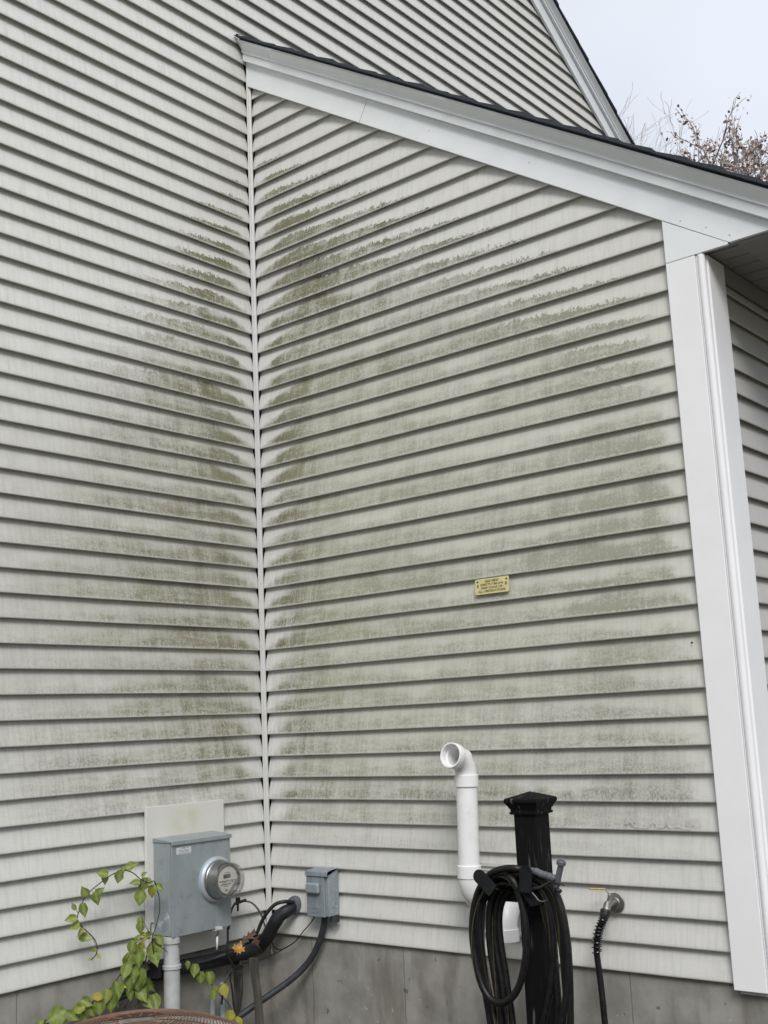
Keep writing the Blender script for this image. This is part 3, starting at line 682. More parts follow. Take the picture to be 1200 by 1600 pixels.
def vine(name, label, stems, leaves, plane_out, seed):
    rs_ = random.Random(seed); v = empty(name, (.1, -.7, GZ), label, 'vine')
    pt = MB()
    for pth, r in stems: pt.tube(smooth(pth, 6), r, 6)
    L = MB(); T = []; Vn = []
    allst = [q for pth, r in stems for q in smooth(pth, 6)]
    for (P, dx, dz, size, tone) in leaves:
        P = Vector(P); rt = Vector((.64*1, .77, 0)); rt = Vector((.766, .642, 0))       # sideways as the viewer stands
        d = rt*dx + Vector((0, 0, dz)) + Vector((rs_.uniform(-.25, .45), rs_.uniform(-.45, .2), 0))*.5
        d.normalize()
        base = P - d*size*.5
        upv = Vector((.62+rs_.uniform(-.55, .55), -.70+rs_.uniform(-.55, .55), .45+rs_.uniform(-.4, .5)))
        leaf_geo(L, T, Vn, base, d, upv, size, tone, wid=rs_.uniform(.62, .82), fold=rs_.uniform(.05, .5), curl=rs_.uniform(-.1, .35))
        near = min(allst, key=lambda q: (q-base).length)
        if (near-base).length < .12: pt.tube([near, (near+base)/2+Vector((0, 0, .004)), base], .0011, 5)
    o = L.build('leaves', M['leaf'], v, merge=False); set_attr(o, 'tone', T); set_attr(o, 'vein', Vn)
    pt.build('stem', M['stem'], v)
    return v
def LV(pts, spec): return [(pts[i],)+s for i, s in enumerate(spec)]
# arching vine beside the meter box
va = [([(0.12,-0.785,0.048),(0.14,-0.807,0.116),(0.15,-0.799,0.153),(0.15,-0.778,0.213),(0.15,-0.777,0.264),(0.15,-0.787,0.299),(0.15,-0.803,0.339),(0.13,-0.817,0.335),(0.12,-0.849,0.351),(0.11,-0.881,0.38),(0.1,-0.915,0.394),(0.1,-0.957,0.391),(0.1,-1.001,0.377),(0.1,-1.042,0.357),(0.09,-1.072,0.336),(0.09,-1.102,0.313),(0.08,-1.116,0.278),(0.08,-1.131,0.243),(0.08,-1.131,0.224),(0.07,-1.093,0.191),(0.07,-1.06,0.161),(0.06,-1.031,0.134),(0.06,-1.022,0.103),(0.05,-1.023,0.076),(0.05,-1.045,0.062)], .0022)]
la = LV([(0.11,-1.037,0.399),(0.11,-1.021,0.37),(0.11,-0.952,0.371),(0.11,-0.929,0.399),(0.11,-0.884,0.408),(0.11,-0.821,0.368),(0.11,-0.874,0.341),(0.11,-0.831,0.323),(0.11,-0.801,0.334),(0.11,-0.782,0.291),(0.11,-0.845,0.274),(0.16,-0.785,0.312),(0.11,-1.12,0.341),(0.11,-1.046,0.328),(0.11,-1.062,0.301),(0.11,-1.17,0.29),(0.11,-1.122,0.266),(0.11,-1.185,0.244),(0.11,-1.164,0.214),(0.11,-1.143,0.187),(0.11,-1.113,0.163),(0.11,-1.077,0.111),(0.11,-1.095,0.079),(0.11,-1.049,0.08)],
  [(-.7,.2,.056,.25),(.2,-1,.045,.2),(-.3,-1,.056,.15),(.4,.5,.045,.2),(.6,.2,.062,.15),(.6,.8,.032,.15),(-.8,.1,.048,.1),(-.2,-.6,.066,.15),(.5,-.2,.050,.1),(.2,-1,.060,.75),(-.2,-1,.066,.05),(.6,-.3,.045,.1),
   (-.3,.4,.048,.05),(.5,.5,.052,.2),(.2,-.8,.056,.1),(-.5,.8,.034,.15),(.2,-.9,.060,.15),(-1,-.2,.050,.45),(-.8,-.5,.046,.5),(-.9,-.6,.048,.55),(.9,-.2,.056,.25),(-.4,-.3,.026,.45),(-.6,-.4,.022,.7),(.5,-.5,.028,.6)])
vine('climbing_vine', 'thin vine arching left of the meter box with small heart leaves', va, la, .1, 1)
# dense hanging cluster and low runner
vb = [([(0.1,-0.769,0.099),(0.1,-0.796,0.073),(0.1,-0.809,0.026),(0.1,-0.816,-0.023),(0.1,-0.83,-0.083),(0.1,-0.853,-0.14),(0.1,-0.886,-0.207)], .0032), ([(0.1,-0.83,-0.083),(0.1,-0.885,-0.109),(0.1,-0.933,-0.136),(0.1,-0.98,-0.186)], .002), ([(0.12,-0.711,0.041),(0.12,-0.765,0.083),(0.12,-0.791,0.11)], .0018),
      ([(0.1,-1.317,-0.128),(0.1,-1.219,-0.108),(0.1,-1.132,-0.093),(0.1,-1.057,-0.08),(0.1,-0.989,-0.052),(0.1,-0.945,-0.012)], .003)]
lb = LV([(0.12,-0.847,0.181),(0.12,-0.854,0.157),(0.12,-0.834,0.122),(0.12,-0.798,0.121),(0.12,-0.848,0.084),(0.12,-0.896,0.087),(0.12,-0.762,0.072),(0.12,-0.782,0.038),(0.12,-0.864,0.042),(0.12,-0.916,0.034),(0.12,-0.929,0.004),(0.12,-0.891,-0.018),(0.12,-0.878,-0.05),(0.12,-0.907,-0.054),(0.12,-0.852,-0.042),(0.12,-0.81,-0.072),(0.12,-0.846,-0.105),(0.12,-0.813,-0.136),(0.12,-0.777,-0.146),(0.12,-0.833,-0.095),(0.12,-0.751,0.093),(0.12,-0.87,0.112),(0.12,-0.907,-0.09),(0.12,-0.97,-0.061),(0.12,-0.989,-0.091),(0.12,-1.023,-0.075),(0.12,-0.954,-0.047),(0.12,-1.056,-0.109),(0.12,-1.071,-0.063),(0.12,-1.113,-0.078),(0.12,-1.158,-0.091),(0.12,-1.184,-0.113),(0.12,-1.258,-0.1),(0.12,-1.227,-0.127),(0.12,-1.095,-0.113),(0.12,-1.001,-0.113),(0.12,-1.131,-0.129),(0.12,-1.325,-0.111)],
  [(-.1,-.7,.045,.35),(-.2,-.9,.055,.3),(.1,-.5,.040,.85),(.6,-.2,.050,.3),(-.2,-.8,.042,.8),(-.3,-.9,.066,.1),(.7,-.6,.066,.15),(.3,-1,.095,.18),(.1,-1,.085,.15),(-.3,-1,.080,.22),(-.3,-1,.070,.2),(.1,-1,.072,.2),(.3,-1,.085,.25),(-.1,-1,.070,.3),(-.1,-1,.090,.1),(.5,-1,.075,.02),(.5,-.8,.072,.2),(.6,-.7,.070,.25),(.3,-1,.075,.3),(.2,-.9,.060,.0),(.5,-.7,.05,.2),(-.5,-.7,.05,.3),
   (.1,-.9,.055,.02),(.1,-1,.078,.25),(.3,-.9,.078,.2),(-.1,-1,.060,.4),(.7,-.1,.048,.9),(.3,-1,.068,.15),(-.7,.1,.050,.97),(.6,-.4,.055,.35),(-.6,-.1,.060,.5),(.5,-.4,.062,.3),(-.9,-.4,.088,.3),(.6,-.3,.062,.25),(.4,-.8,.055,.2),(.1,-1,.06,.3),(.3,-.7,.06,.1),(-.5,-.5,.04,.05)])
vine('creeping_vine', 'leafy green vine climbing from the ground between the condenser and the meter box', vb, lb, .1, 2)
vc = [([(0.12,-0.615,-0.012),(0.12,-0.57,-0.051),(0.12,-0.524,-0.095),(0.12,-0.474,-0.136),(0.12,-0.42,-0.188),(0.12,-0.373,-0.234),(0.12,-0.337,-0.289),(0.12,-0.278,-0.349)], .0018)]
lc = LV([(0.14,-0.622,-0.027),(0.14,-0.584,-0.054),(0.14,-0.552,-0.091),(0.14,-0.502,-0.103),(0.14,-0.478,-0.167),(0.14,-0.416,-0.169),(0.14,-0.393,-0.28),(0.14,-0.337,-0.318),(0.14,-0.282,-0.362)],
  [(-.2,-1,.040,.1),(.0,-1,.058,.35),(-.2,-1,.060,.3),(.2,-.9,.064,.4),(-.1,-1,.066,.45),(.2,-1,.062,.68),(-.2,-1,.062,.7),(.3,-.8,.062,.72),(.3,-.8,.05,.4)])
vine('trailing_vine', 'short trailing vine with yellow-green leaves right of the grey conduit', vc, lc, .1, 3)

# fallen leaves caught on the pipe
def flat_leaf(name, outline, c, nrm, up, size, m, label):
    nrm = Vector(nrm).normalized(); up = Vector(up); up = (up-nrm*up.dot(nrm)).normalized(); rt = up.cross(nrm); c = Vector(c)
    b = MB(); vs = [c+nrm*.004]
    for i, (x, y) in enumerate(outline):
        vs.append(c+rt*x*size+up*y*size+nrm*(.018*abs(x)-.012*(x*x+y*y)))
    k = len(outline); b.add(vs, [(0, 1+i, 1+(i+1) % k) for i in range(k)])
    return tag(b.build(name, m), label, 'leaf')
maple = [(0,-.62),(.03,-.30),(.26,-.36),(.24,-.20),(.56,-.06),(.40,.06),(.46,.26),(.22,.16),(.20,.34),(.12,.32),(0,.62),(-.13,.30),(-.22,.34),(-.22,.14),(-.48,.24),(-.40,.04),(-.56,-.10),(-.24,-.20),(-.26,-.38),(-.03,-.30)]
oak = [(0,-.6),(.05,-.35),(.20,-.30),(.10,-.18),(.30,-.02),(.12,.02),(.34,.24),(.12,.22),(.20,.42),(.05,.38),(0,.6),(-.06,.38),(-.22,.44),(-.12,.22),(-.32,.2),(-.12,.04),(-.30,-.06),(-.10,-.16),(-.18,-.32),(-.05,-.35)]
oak = [(x*.62, y) for x, y in oak]
flat_leaf('maple_leaf', maple, [(0.17,-0.356,0.001)][0], (.7, -.7, .15), (.2, .3, 1), .056, M['yleaf'], 'yellow maple leaf caught on the black pipe')
flat_leaf('oak_leaf', oak, [(0.17,-0.305,0.035)][0], (.7, -.65, .3), (.55, .5, .55), .105, M['bleaf'], 'brown oak leaf on the pipe, upper left of the two')
flat_leaf('oak_leaf', oak, [(0.053,-0.14,-0.012)][0], (.6, -.75, .1), (-.1, -.1, 1), .105, M['bleaf'], 'brown oak leaf drooping over the pipe, right of the other')

# ------------------------------------------------------------------ gas vent sign
sg = empty('vent_sign', (1.385, -.004, 1.487), 'small brass plate reading gas vent directly below, screwed to the siding', 'sign')
SW, SH = .172, .066
def sgp(x, z, d): return (1.385+x, -.0035-d-(.5-z/SH)*.006, 1.4880+z)
def rrect(w, h, r, k=5):
    out = []
    for cx_, cz_, a0 in ((w/2-r, h/2-r, 0), (-w/2+r, h/2-r, 90), (-w/2+r, -h/2+r, 180), (w/2-r, -h/2+r, 270)):
        for j in range(k+1): a = R_(a0+90*j/k); out.append((cx_+r*math.cos(a), cz_+r*math.sin(a)))
    return out
pl = MB().prism([sgp(x, z, .002) for x, z in rrect(SW, SH, .007)], (0, .002, 0)).build('plate', M['signbrass'], sg)
for sx in (-1, 1): MB().lathe(sgp(sx*.073, .021, .0022), (0, -1, 0), [(-.0002, .0044), (.0006, .004), (.0008, 0)], 14).build('screw', M['inkblack'], pl)
def text(t, x, z, size, m, par, w=None):
    cu = bpy.data.curves.new('lettering', 'FONT'); cu.body = t; cu.size = size; cu.align_x = 'CENTER'; cu.align_y = 'CENTER'; cu.extrude = .0003; cu.offset = .00025
    to = bpy.data.objects.new('tmp', cu); COL.objects.link(to); bpy.context.view_layer.update()
    me = bpy.data.meshes.new_from_object(to.evaluated_get(bpy.context.evaluated_depsgraph_get())); bpy.data.objects.remove(to)
    wid = max(v.co.x for v in me.vertices)-min(v.co.x for v in me.vertices); k = (w/wid if w else 1)
    cx_ = (max(v.co.x for v in me.vertices)+min(v.co.x for v in me.vertices))/2
    for v in me.vertices: v.co = Vector(sgp((v.co.x-cx_)*k+x, v.co.y+z, .0021+v.co.z+.0003))
    me.materials.clear(); me.materials.append(m)
    o = bpy.data.objects.new('lettering', me); COL.objects.link(o); o.parent = par; o.matrix_parent_inverse = Matrix.Translation(-sg.location)
    return o
text('GAS VENT', 0, .0205, .0145, M['inkblack'], sg, .070)
text('DIRECTLY BELOW', 0, .0065, .0125, M['ink'], sg, .116)
text('KEEP CLEAR OF', 0, -.0075, .0125, M['ink'], sg, .106)
text('ALL OBSTRUCTIONS', 0, -.0215, .0125, M['ink'], sg, .138)
for sx in (-1, 1):
    b = MB(); b.prism([sgp(sx*.071+x, z+.004, .0026) for x, z in ((-.003, .006), (.003, .006), (.003, -.002), (.0055, -.002), (0, -.009), (-.0055, -.002), (-.003, -.002))], (0, .0005, 0)); b.build('arrow', M['ink'], sg)

# ------------------------------------------------------------------ white pvc vents
vp = empty('vent_pipe', (1.29, -.15, .2), 'tall white pvc vent pipe with an elbow opening outward at the top', 'vent pipe')
PR = .0425
Ptop = Vector((1.301, -.15, .700)); Pbot = Vector((1.290, -.15, .345)); pd = (Ptop-Pbot).normalized()
MB().lathe(Pbot, pd, [(0, PR), ((Ptop-Pbot).length, PR)], 40).build('pipe', M['pvc'], vp)
def hub(o, a, l=.042, r=.0485): return MB().lathe(o, a, [(0, PR), (0, r-.001), (.001, r), (l-.001, r), (l, r-.001), (l, PR-.004)], 40)
hub(Ptop-pd*.022, pd, .046).build('coupling', M['pvc'], vp, merge=True)
hub(Pbot-pd*.020, pd, .048).build('coupling', M['pvc'], vp, merge=True)
# upper elbow: vertical to -y
C0 = Ptop+pd*.022; r = .078
el = arc(C0+Vector((0, -r, 0)), r, 0, R_(82), (0, 1, 0), (0, 0, 1), 16)
MB().tube(el, [PR+.001]*len(el), 40, caps=False).build('upper_elbow', M['pvc'], vp)
ed_ = (el[-1]-el[-2]).normalized(); eo = el[-1]
MB().lathe(eo-ed_*.004, ed_, [(0, PR), (.001, .0495), (.003, .0505), (.036, .0505), (.0375, .0495), (.0375, .0450), (.036, .0440), (.006, .0435), (.005, .037), (-.03, .036), (-.06, .036)], 44).build('elbow_mouth', M['pvc'], vp)
# lower elbow to the wall
C1 = Pbot-pd*.018; r = .10
el = arc(C1+Vector((0, r, 0)), r, R_(180), R_(270), (0, 1, 0), (0, 0, 1), 16)
el += [el[-1]+Vector((0, .06, 0))]
MB().tube(el, PR+.002, 40, caps=False).build('lower_elbow', M['pvc'], vp)
ip = empty('intake_pipe', (1.43, -.1, .1), 'short white pvc intake elbow pointing down behind the coiled hose', 'vent pipe')
Q0 = Vector((1.428, -.115, .142)); 
hub(Q0-Vector((0, 0, .05)), (0, 0, 1), .046, .0480).build('mouth_rim', M['pvc'], ip)
el = [Q0-Vector((0, 0, .012))] + arc(Q0+Vector((0, .095, 0)), .095, R_(180), R_(90), (0, 1, 0), (0, 0, 1), 16) + [Q0+Vector((0, .12, .095))]
MB().tube(el, PR+.001, 40, caps=False).build('elbow', M['pvc'], ip)
MB().lathe(Q0-Vector((0, 0, .050)), (0, 0, 1), [(0, .047), (0, .0385), (.04, .038)], 36).build('inner_wall', M['pvc'], ip)

# ------------------------------------------------------------------ black post
PX, PY = 1.768, -.410
bp = empty('wooden_post', (PX, PY, GZ), 'weathered black square wooden post with a pointed moulded cap', 'post')
hw = .0452
MB().box((PX-hw, PY-hw, GZ), (PX+hw, PY+hw, .605)).build('shaft', M['postwood'], bp, bevel=.002)
b = MB(); pr = [(.599, .0475), (.601, .0555), (.6085, .0565), (.6095, .0525), (.619, .0535), (.621, .0565), (.629, .0600), (.638, .0655), (.642, .0690), (.651, .0695), (.655, .0665), (.656, .0640), (.678, .0)]
for (z0, h0), (z1, h1) in zip(pr[:-1], pr[1:]):
    vs = [(PX+s*h, PY+t*h, z) for (z, h) in ((z0, h0), (z1, h1)) for s, t in ((-1, -1), (1, -1), (1, 1), (-1, 1))]
    b.add(vs, [(k, (k+1) % 4, 4+(k+1) % 4, 4+k) for k in range(4)])
b.build('cap', M['postwood'], bp, bevel=.0008)

# hose hanger
hh = empty('hose_hanger', (PX-.02, PY-hw-.002, .38), 'black metal hose hanger with rounded prongs fixed to the post', 'hose hanger')
MB().box((PX-.11, PY-hw-.006, .30), (PX+.05, PY-hw-.001, .385)).build('back_plate', M['hangar'], hh, bevel=.002)
sad = arc((PX-.03, PY-hw-.004, .262), .118, R_(25), R_(155), (1, 0, 0), (0, 0, 1), 14)
b = MB()
for i in range(14):
    p, q_ = sad[i], sad[i+1]; b.prism([p, q_, q_+Vector((0, 0, -.004)), p+Vector((0, 0, -.004))], (0, -.11, 0))
b.build('saddle', M['hangar'], hh)
def paddle(top, bot, w, t, name):
    top, bot = Vector(top), Vector(bot); ax_ = (top-bot).normalized(); nn = Vector((.25, -.95, .0)).normalized(); nn = (nn-ax_*nn.dot(ax_)).normalized(); s_ = ax_.cross(nn)
    pts = [bot-s_*w/2, bot+s_*w/2] + [top-ax_*w/2 + s_*(w/2*math.cos(a))+ax_*(w/2*math.sin(a)) for a in [math.pi*k/10 for k in range(11)]]
    return MB().prism(pts, nn*t).build(name, M['hangar'], hh)
pp = [(1.628,-0.575,0.414),(1.7,-0.575,0.353),(1.841,-0.575,0.444),(1.834,-0.575,0.356)]
paddle(pp[0], pp[1], .046, .007, 'prong'); paddle(pp[2], pp[3], .044, .007, 'prong')
MB().tube([Vector(pp[1])+Vector((-.004, .004, .006)), Vector(pp[1])+Vector((.02, .11, -.01))], .005, 8).build('prong_arm', M['hangar'], hh); MB().tube([Vector(pp[3])+Vector((0, .004, .006)), Vector(pp[3])+Vector((.0, .11, .0))], .005, 8).build('prong_arm', M['hangar'], hh)
b = MB().tube(smooth([(1.849,-0.57,0.36),(1.866,-0.57,0.345),(1.88,-0.57,0.331),(1.9,-0.57,0.33),(1.897,-0.54,0.334)], 5), .0018, 6); b.build('wire_hook', M['steel'], hh)

# the coiled hose
gh = empty('garden_hose', (PX-.03, PY-.12, GZ), 'black garden hose with a yellow stripe coiled over the hanger on the post', 'garden hose')
HR = .0122
def hose(path, k=8, r=HR, phase=0., pitch=.8):
    P = smooth(path, k); b = MB(); b.tube(P, r, 14)
    o = b.build('hose_coil', M['black'], gh)
    s2_ = MB(); pts = []; L = 0
    for i, (p, nn, bn) in enumerate(b.frames):
        if i: L += (p-b.frames[i-1][0]).length
        a = phase+2*math.pi*L/pitch; pts.append(p+(nn*math.cos(a)+bn*math.sin(a))*(r+.0002))
    s2_.tube(pts, .0015, 5); s2_.build('hose_stripe', M['yel'], o)
    return o
# front short loop
hose([(1.8,-0.53,0.422),(1.782,-0.55,0.428),(1.739,-0.55,0.426),(1.692,-0.55,0.414),(1.65,-0.55,0.386),(1.616,-0.55,0.341),(1.593,-0.55,0.283),(1.582,-0.55,0.218),(1.583,-0.55,0.15),(1.594,-0.55,0.08),(1.615,-0.55,0.023),(1.645,-0.55,-0.011),(1.687,-0.55,-0.019),(1.73,-0.55,0.002),(1.765,-0.55,0.045),(1.791,-0.55,0.109),(1.804,-0.55,0.176),(1.806,-0.55,0.245),(1.798,-0.55,0.307),(1.782,-0.55,0.363),(1.758,-0.55,0.395),(1.713,-0.53,0.399),(1.673,-0.52,0.388),(1.636,-0.51,0.358),(1.607,-0.5,0.316),(1.584,-0.49,0.253),(1.575,-0.49,0.165),(1.579,-0.49,0.068),(1.594,-0.49,-0.026),(1.617,-0.49,-0.119),(1.67,-0.49,-0.288)], 8, phase=1.2)
hose([(1.677,-0.5,-0.284),(1.613,-0.5,-0.148),(1.59,-0.5,-0.025),(1.569,-0.5,0.101),(1.563,-0.5,0.209),(1.574,-0.5,0.286),(1.6,-0.5,0.342),(1.655,-0.51,0.388),(1.731,-0.52,0.414),(1.803,-0.52,0.417),(1.862,-0.52,0.403),(1.902,-0.52,0.371),(1.928,-0.52,0.321),(1.943,-0.52,0.26),(1.95,-0.52,0.189),(1.949,-0.52,0.098),(1.943,-0.52,-0.003),(1.93,-0.52,-0.104),(1.871,-0.52,-0.251)], 8, phase=.5)
hose([(1.734,-0.5,-0.296),(1.659,-0.5,-0.184),(1.645,-0.5,-0.082),(1.634,-0.5,0.022),(1.619,-0.5,0.149),(1.62,-0.5,0.235),(1.633,-0.5,0.301),(1.667,-0.5,0.354),(1.716,-0.5,0.385),(1.783,-0.5,0.395),(1.835,-0.5,0.384),(1.873,-0.5,0.352),(1.895,-0.5,0.306),(1.907,-0.5,0.244),(1.915,-0.5,0.152),(1.919,-0.5,0.051),(1.915,-0.5,-0.05),(1.89,-0.5,-0.173),(1.806,-0.5,-0.285)], 8, phase=2.5)
hose([(1.741,-0.48,-0.3),(1.673,-0.48,-0.166),(1.654,-0.48,-0.064),(1.644,-0.48,0.041),(1.628,-0.48,0.157),(1.632,-0.48,0.243),(1.647,-0.48,0.303),(1.68,-0.48,0.348),(1.723,-0.48,0.37),(1.774,-0.48,0.374),(1.815,-0.48,0.359),(1.843,-0.48,0.327),(1.862,-0.48,0.273),(1.869,-0.48,0.207),(1.865,-0.48,0.124),(1.844,-0.48,0.029),(1.814,-0.48,-0.066),(1.791,-0.48,-0.151),(1.769,-0.48,-0.276)], 8, phase=4.)
hose([(1.747,-0.47,-0.302),(1.684,-0.47,-0.146),(1.668,-0.47,-0.043),(1.657,-0.47,0.061),(1.644,-0.47,0.167),(1.644,-0.47,0.243),(1.659,-0.47,0.298),(1.692,-0.47,0.337),(1.739,-0.47,0.354),(1.781,-0.47,0.352),(1.816,-0.47,0.328),(1.838,-0.47,0.277),(1.853,-0.47,0.204),(1.862,-0.47,0.101),(1.864,-0.47,-0.022),(1.844,-0.47,-0.146),(1.786,-0.47,-0.296)], 8, phase=5.)
hose([(1.744,-0.53,0.392),(1.783,-0.53,0.407),(1.835,-0.53,0.407),(1.885,-0.53,0.386),(1.922,-0.53,0.351),(1.942,-0.53,0.292),(1.953,-0.53,0.211),(1.952,-0.53,0.12),(1.934,-0.53,0.018),(1.912,-0.53,-0.064),(1.884,-0.53,-0.167),(1.8,-0.53,-0.279)], 8, phase=.9)

hose([(1.711,-0.505,-0.298),(1.648,-0.505,-0.164),(1.618,-0.505,-0.063),(1.598,-0.505,0.041),(1.584,-0.505,0.146),(1.585,-0.505,0.244),(1.605,-0.505,0.317),(1.644,-0.505,0.367),(1.707,-0.505,0.398),(1.782,-0.505,0.406),(1.844,-0.505,0.394),(1.887,-0.505,0.362),(1.909,-0.505,0.318),(1.924,-0.505,0.256),(1.93,-0.505,0.154),(1.932,-0.505,0.053),(1.921,-0.505,-0.068),(1.886,-0.505,-0.193),(1.784,-0.505,-0.287)], 8, phase=3.3)
# spray nozzle at the hose end
nz = empty('spray_nozzle', (PX-.02, PY-.13, .40), 'grey spray nozzle lying on top of the coiled hose', 'spray nozzle')
GP = [(1.844,-0.55,0.422),(1.864,-0.55,0.421),(1.884,-0.55,0.414),(1.904,-0.55,0.41),(1.924,-0.55,0.405),(1.941,-0.55,0.4)]
MB().tube(smooth(GP, 6), [.0125+.0007*math.sin(i*1.25) for i in range(31)], 14).build('grip', M['gungrey'], nz)
hd = [(1.936,-0.55,0.364),(1.942,-0.55,0.383),(1.952,-0.55,0.413),(1.962,-0.55,0.442),(1.965,-0.55,0.454)]
MB().tube(hd, [.008, .0115, .0105, .0105, .011], 14).build('barrel', M['gungrey'], nz)
e0, e1 = Vector(hd[-2]), Vector(hd[-1]); dd = (e1-e0).normalized()
MB().lathe(e0+dd*.004, dd, [(0, .010), (.002, .0155), (.013, .0160), (.016, .014), (.016, .009), (.008, .008), (.008, 0)], 24).build('tip', M['gungrey'], nz)
MB().tube([(1.939,-0.555,0.371),(1.961,-0.56,0.363)], .007, 10).build('swivel', M['cable'], nz)
b = MB()
b.tube(smooth([(1.829,-0.565,0.369),(1.87,-0.565,0.369),(1.901,-0.565,0.379),(1.932,-0.565,0.395),(1.949,-0.55,0.404),(1.94,-0.53,0.385)], 6), .0036, 8); b.tube(smooth([(1.828,-0.565,0.365),(1.88,-0.565,0.374),(1.917,-0.565,0.388),(1.952,-0.565,0.392),(1.972,-0.55,0.381)], 6), .003, 8)
b.build('tie_strap', M['cable'], nz)

# ------------------------------------------------------------------ hose bib and its hose
hb = empty('outdoor_tap', (1.865, 0, .245), 'chrome outdoor tap with a yellow lever on the wing wall', 'tap')
o_ = Vector((1.850, 0, .242))
MB().lathe(o_, (0, -1, 0), [(.0, .0365), (.004, .0370), (.006, .0355), (.008, .022), (.012, .0190), (.013, .0)], 36).build('flange', M['steel'], hb)
for a in (20, 200): MB().lathe(o_+Vector((.026*math.cos(R_(a)), -.0062, .026*math.sin(R_(a)))), (0, -1, 0), [(0, .004), (.0008, .0036), (.0008, 0)], 10).build('flange_screw', M['inkblack'], hb)
b = MB().tube([o_+Vector((0, -.004, 0)), o_+Vector((0, -.035, .004)), o_+Vector((0, -.062, .002)), o_+Vector((0, -.078, -.018))], [.0130, .0135, .0150, .0145], 18)
b.tube([o_+Vector((0, -.042, .006)), o_+Vector((0, -.042, .030))], [.0085, .0075], 12); b.lathe(o_+Vector((0, -.042, .028)), (0, 0, 1), [(0, .0085), (.006, .0085), (.009, .005), (.013, .004), (.013, 0)], 8)
b.build('valve_body', M['steel'], hb)
lv = [o_+Vector((0, -.042, .034)), o_+Vector((-.003, -.045, .036)), o_+Vector((-.011, -.051, .052)), o_+Vector((-.015, -.054, .054))]
def strip(P, w, t):
    b = MB()
    for i in range(len(P)-1):
        p, q_ = P[i], P[i+1]; wv = Vector((-.6, -.8, 0)).cross(Vector((0, 0, 1))).normalized()*w/2
        b.prism([p-wv, p+wv, q_+wv, q_-wv], (0, 0, t))
    return b
strip(lv, .008, .002).build('lever_stem', M['steel'], hb)
lb_ = MB()
p, q_ = lv[-1]+Vector((.002, .003, -.001)), lv[-1]+Vector((-.038, -.042, .003))
lb_ = strip([p, q_], .013, .006).build('lever', M['brass'], hb, bevel=.002)
th = empty('tap_hose', (1.86, -.08, GZ), 'black hose with a coiled spring guard hanging down from the tap', 'hose')
hs = [(1.905,-0.08,0.262),(1.891,-0.084,0.253),(1.882,-0.09,0.236),(1.87,-0.09,0.217),(1.857,-0.09,0.194),(1.85,-0.09,0.171)]
hs = [o_+Vector((-.001, -.076, -.014)), o_+Vector((-.004, -.086, -.036)), o_+Vector((-.013, -.091, -.056)), o_+Vector((-.026, -.095, -.084)), o_+Vector((-.036, -.097, -.120)), o_+Vector((-.040, -.098, -.165)), o_+Vector((-.036, -.098, -.23)), o_+Vector((-.030, -.10, -.31)), o_+Vector((-.024, -.105, -.40)), o_+Vector((-.015, -.11, -.52)), o_+Vector((.0, -.13, -.80))]
HP = smooth(hs, 8)
MB().tube(HP[10:], .0115, 14).build('hose_tube', M['black'], th)
b = MB().tube(HP[0:5], [.018, .0195, .0205, .020, .0195], 16); b.tube(HP[4:15], [.0185, .0185, .0180, .0175, .0165, .0155, .0150, .0145, .0140, .013, .0125], 16); b.build('coupling', M['cable'], th)
tb = MB().tube(HP[10:42], .01, 8); fr_s = tb.frames; sp = []
for i in range(0, 30*8):
    f_ = i/8; j = int(f_); t = f_-j
    if j+1 >= len(fr_s): break
    p = fr_s[j][0].lerp(fr_s[j+1][0], t); a = 2*math.pi*f_/3.0; rr_ = .0150+.002*(f_/30)
    sp.append(p+(fr_s[j][1]*math.cos(a)+fr_s[j][2]*math.sin(a))*rr_)
MB().tube(sp, .0022, 6).build('spring_guard', M['spring'], th)

# ------------------------------------------------------------------ condenser
AC = Vector((.884, -1.47, -.046)); AR = .36
ac = empty('condenser', (AC.x, AC.y, GZ), 'outdoor condenser unit with a domed brown wire guard on top', 'air conditioner')
MB().lathe((AC.x, AC.y, GZ), (0, 0, 1), [(0, AR), (.50, AR), (.53, AR-.004), (.535, AR-.02), (.535, AR-.05), (.50, AR-.06), (.30, AR-.08)], 64).build('cabinet', M['beige'], ac)
b = MB()
for k in range(34):
    z = GZ+.04+k*.0135; b.lathe((AC.x, AC.y, z), (0, 0, 1), [(0, AR+.001), (.004, AR+.006), (.008, AR+.001)], 64)
b.build('side_louvres', M['rust'], ac)
def dome(r): return AC.z + .075*(1-(r/AR)**2.4)
b = MB()
r = .10
while r < AR+.004:
    b.tube([(AC.x+r*math.cos(2*math.pi*k/72), AC.y+r*math.sin(2*math.pi*k/72), dome(min(r, AR))) for k in range(73)], .0021, 6, caps=False); r += .0105
b.build('wire_guard', M['rust'], ac)
b = MB()
for k in range(12):
    a = 2*math.pi*k/12+.2; b.tube([(AC.x+q*math.cos(a), AC.y+q*math.sin(a), dome(q)-.004) for q in (.06, .12, .18, .24, .30, .35, AR)], .0028, 6)
b.build('guard_spokes', M['rust'], ac)
MB().lathe((AC.x, AC.y, AC.z+.015), (0, 0, 1), [(0, .105), (.022, .105), (.030, .095), (.032, 0)], 40).build('motor_cover', M['rust'], ac)
MB().lathe((AC.x, AC.y, GZ+.50), (0, 0, 1), [(0, .30), (.0, .0)], 40).build('fan_deck', M['beige'], ac)
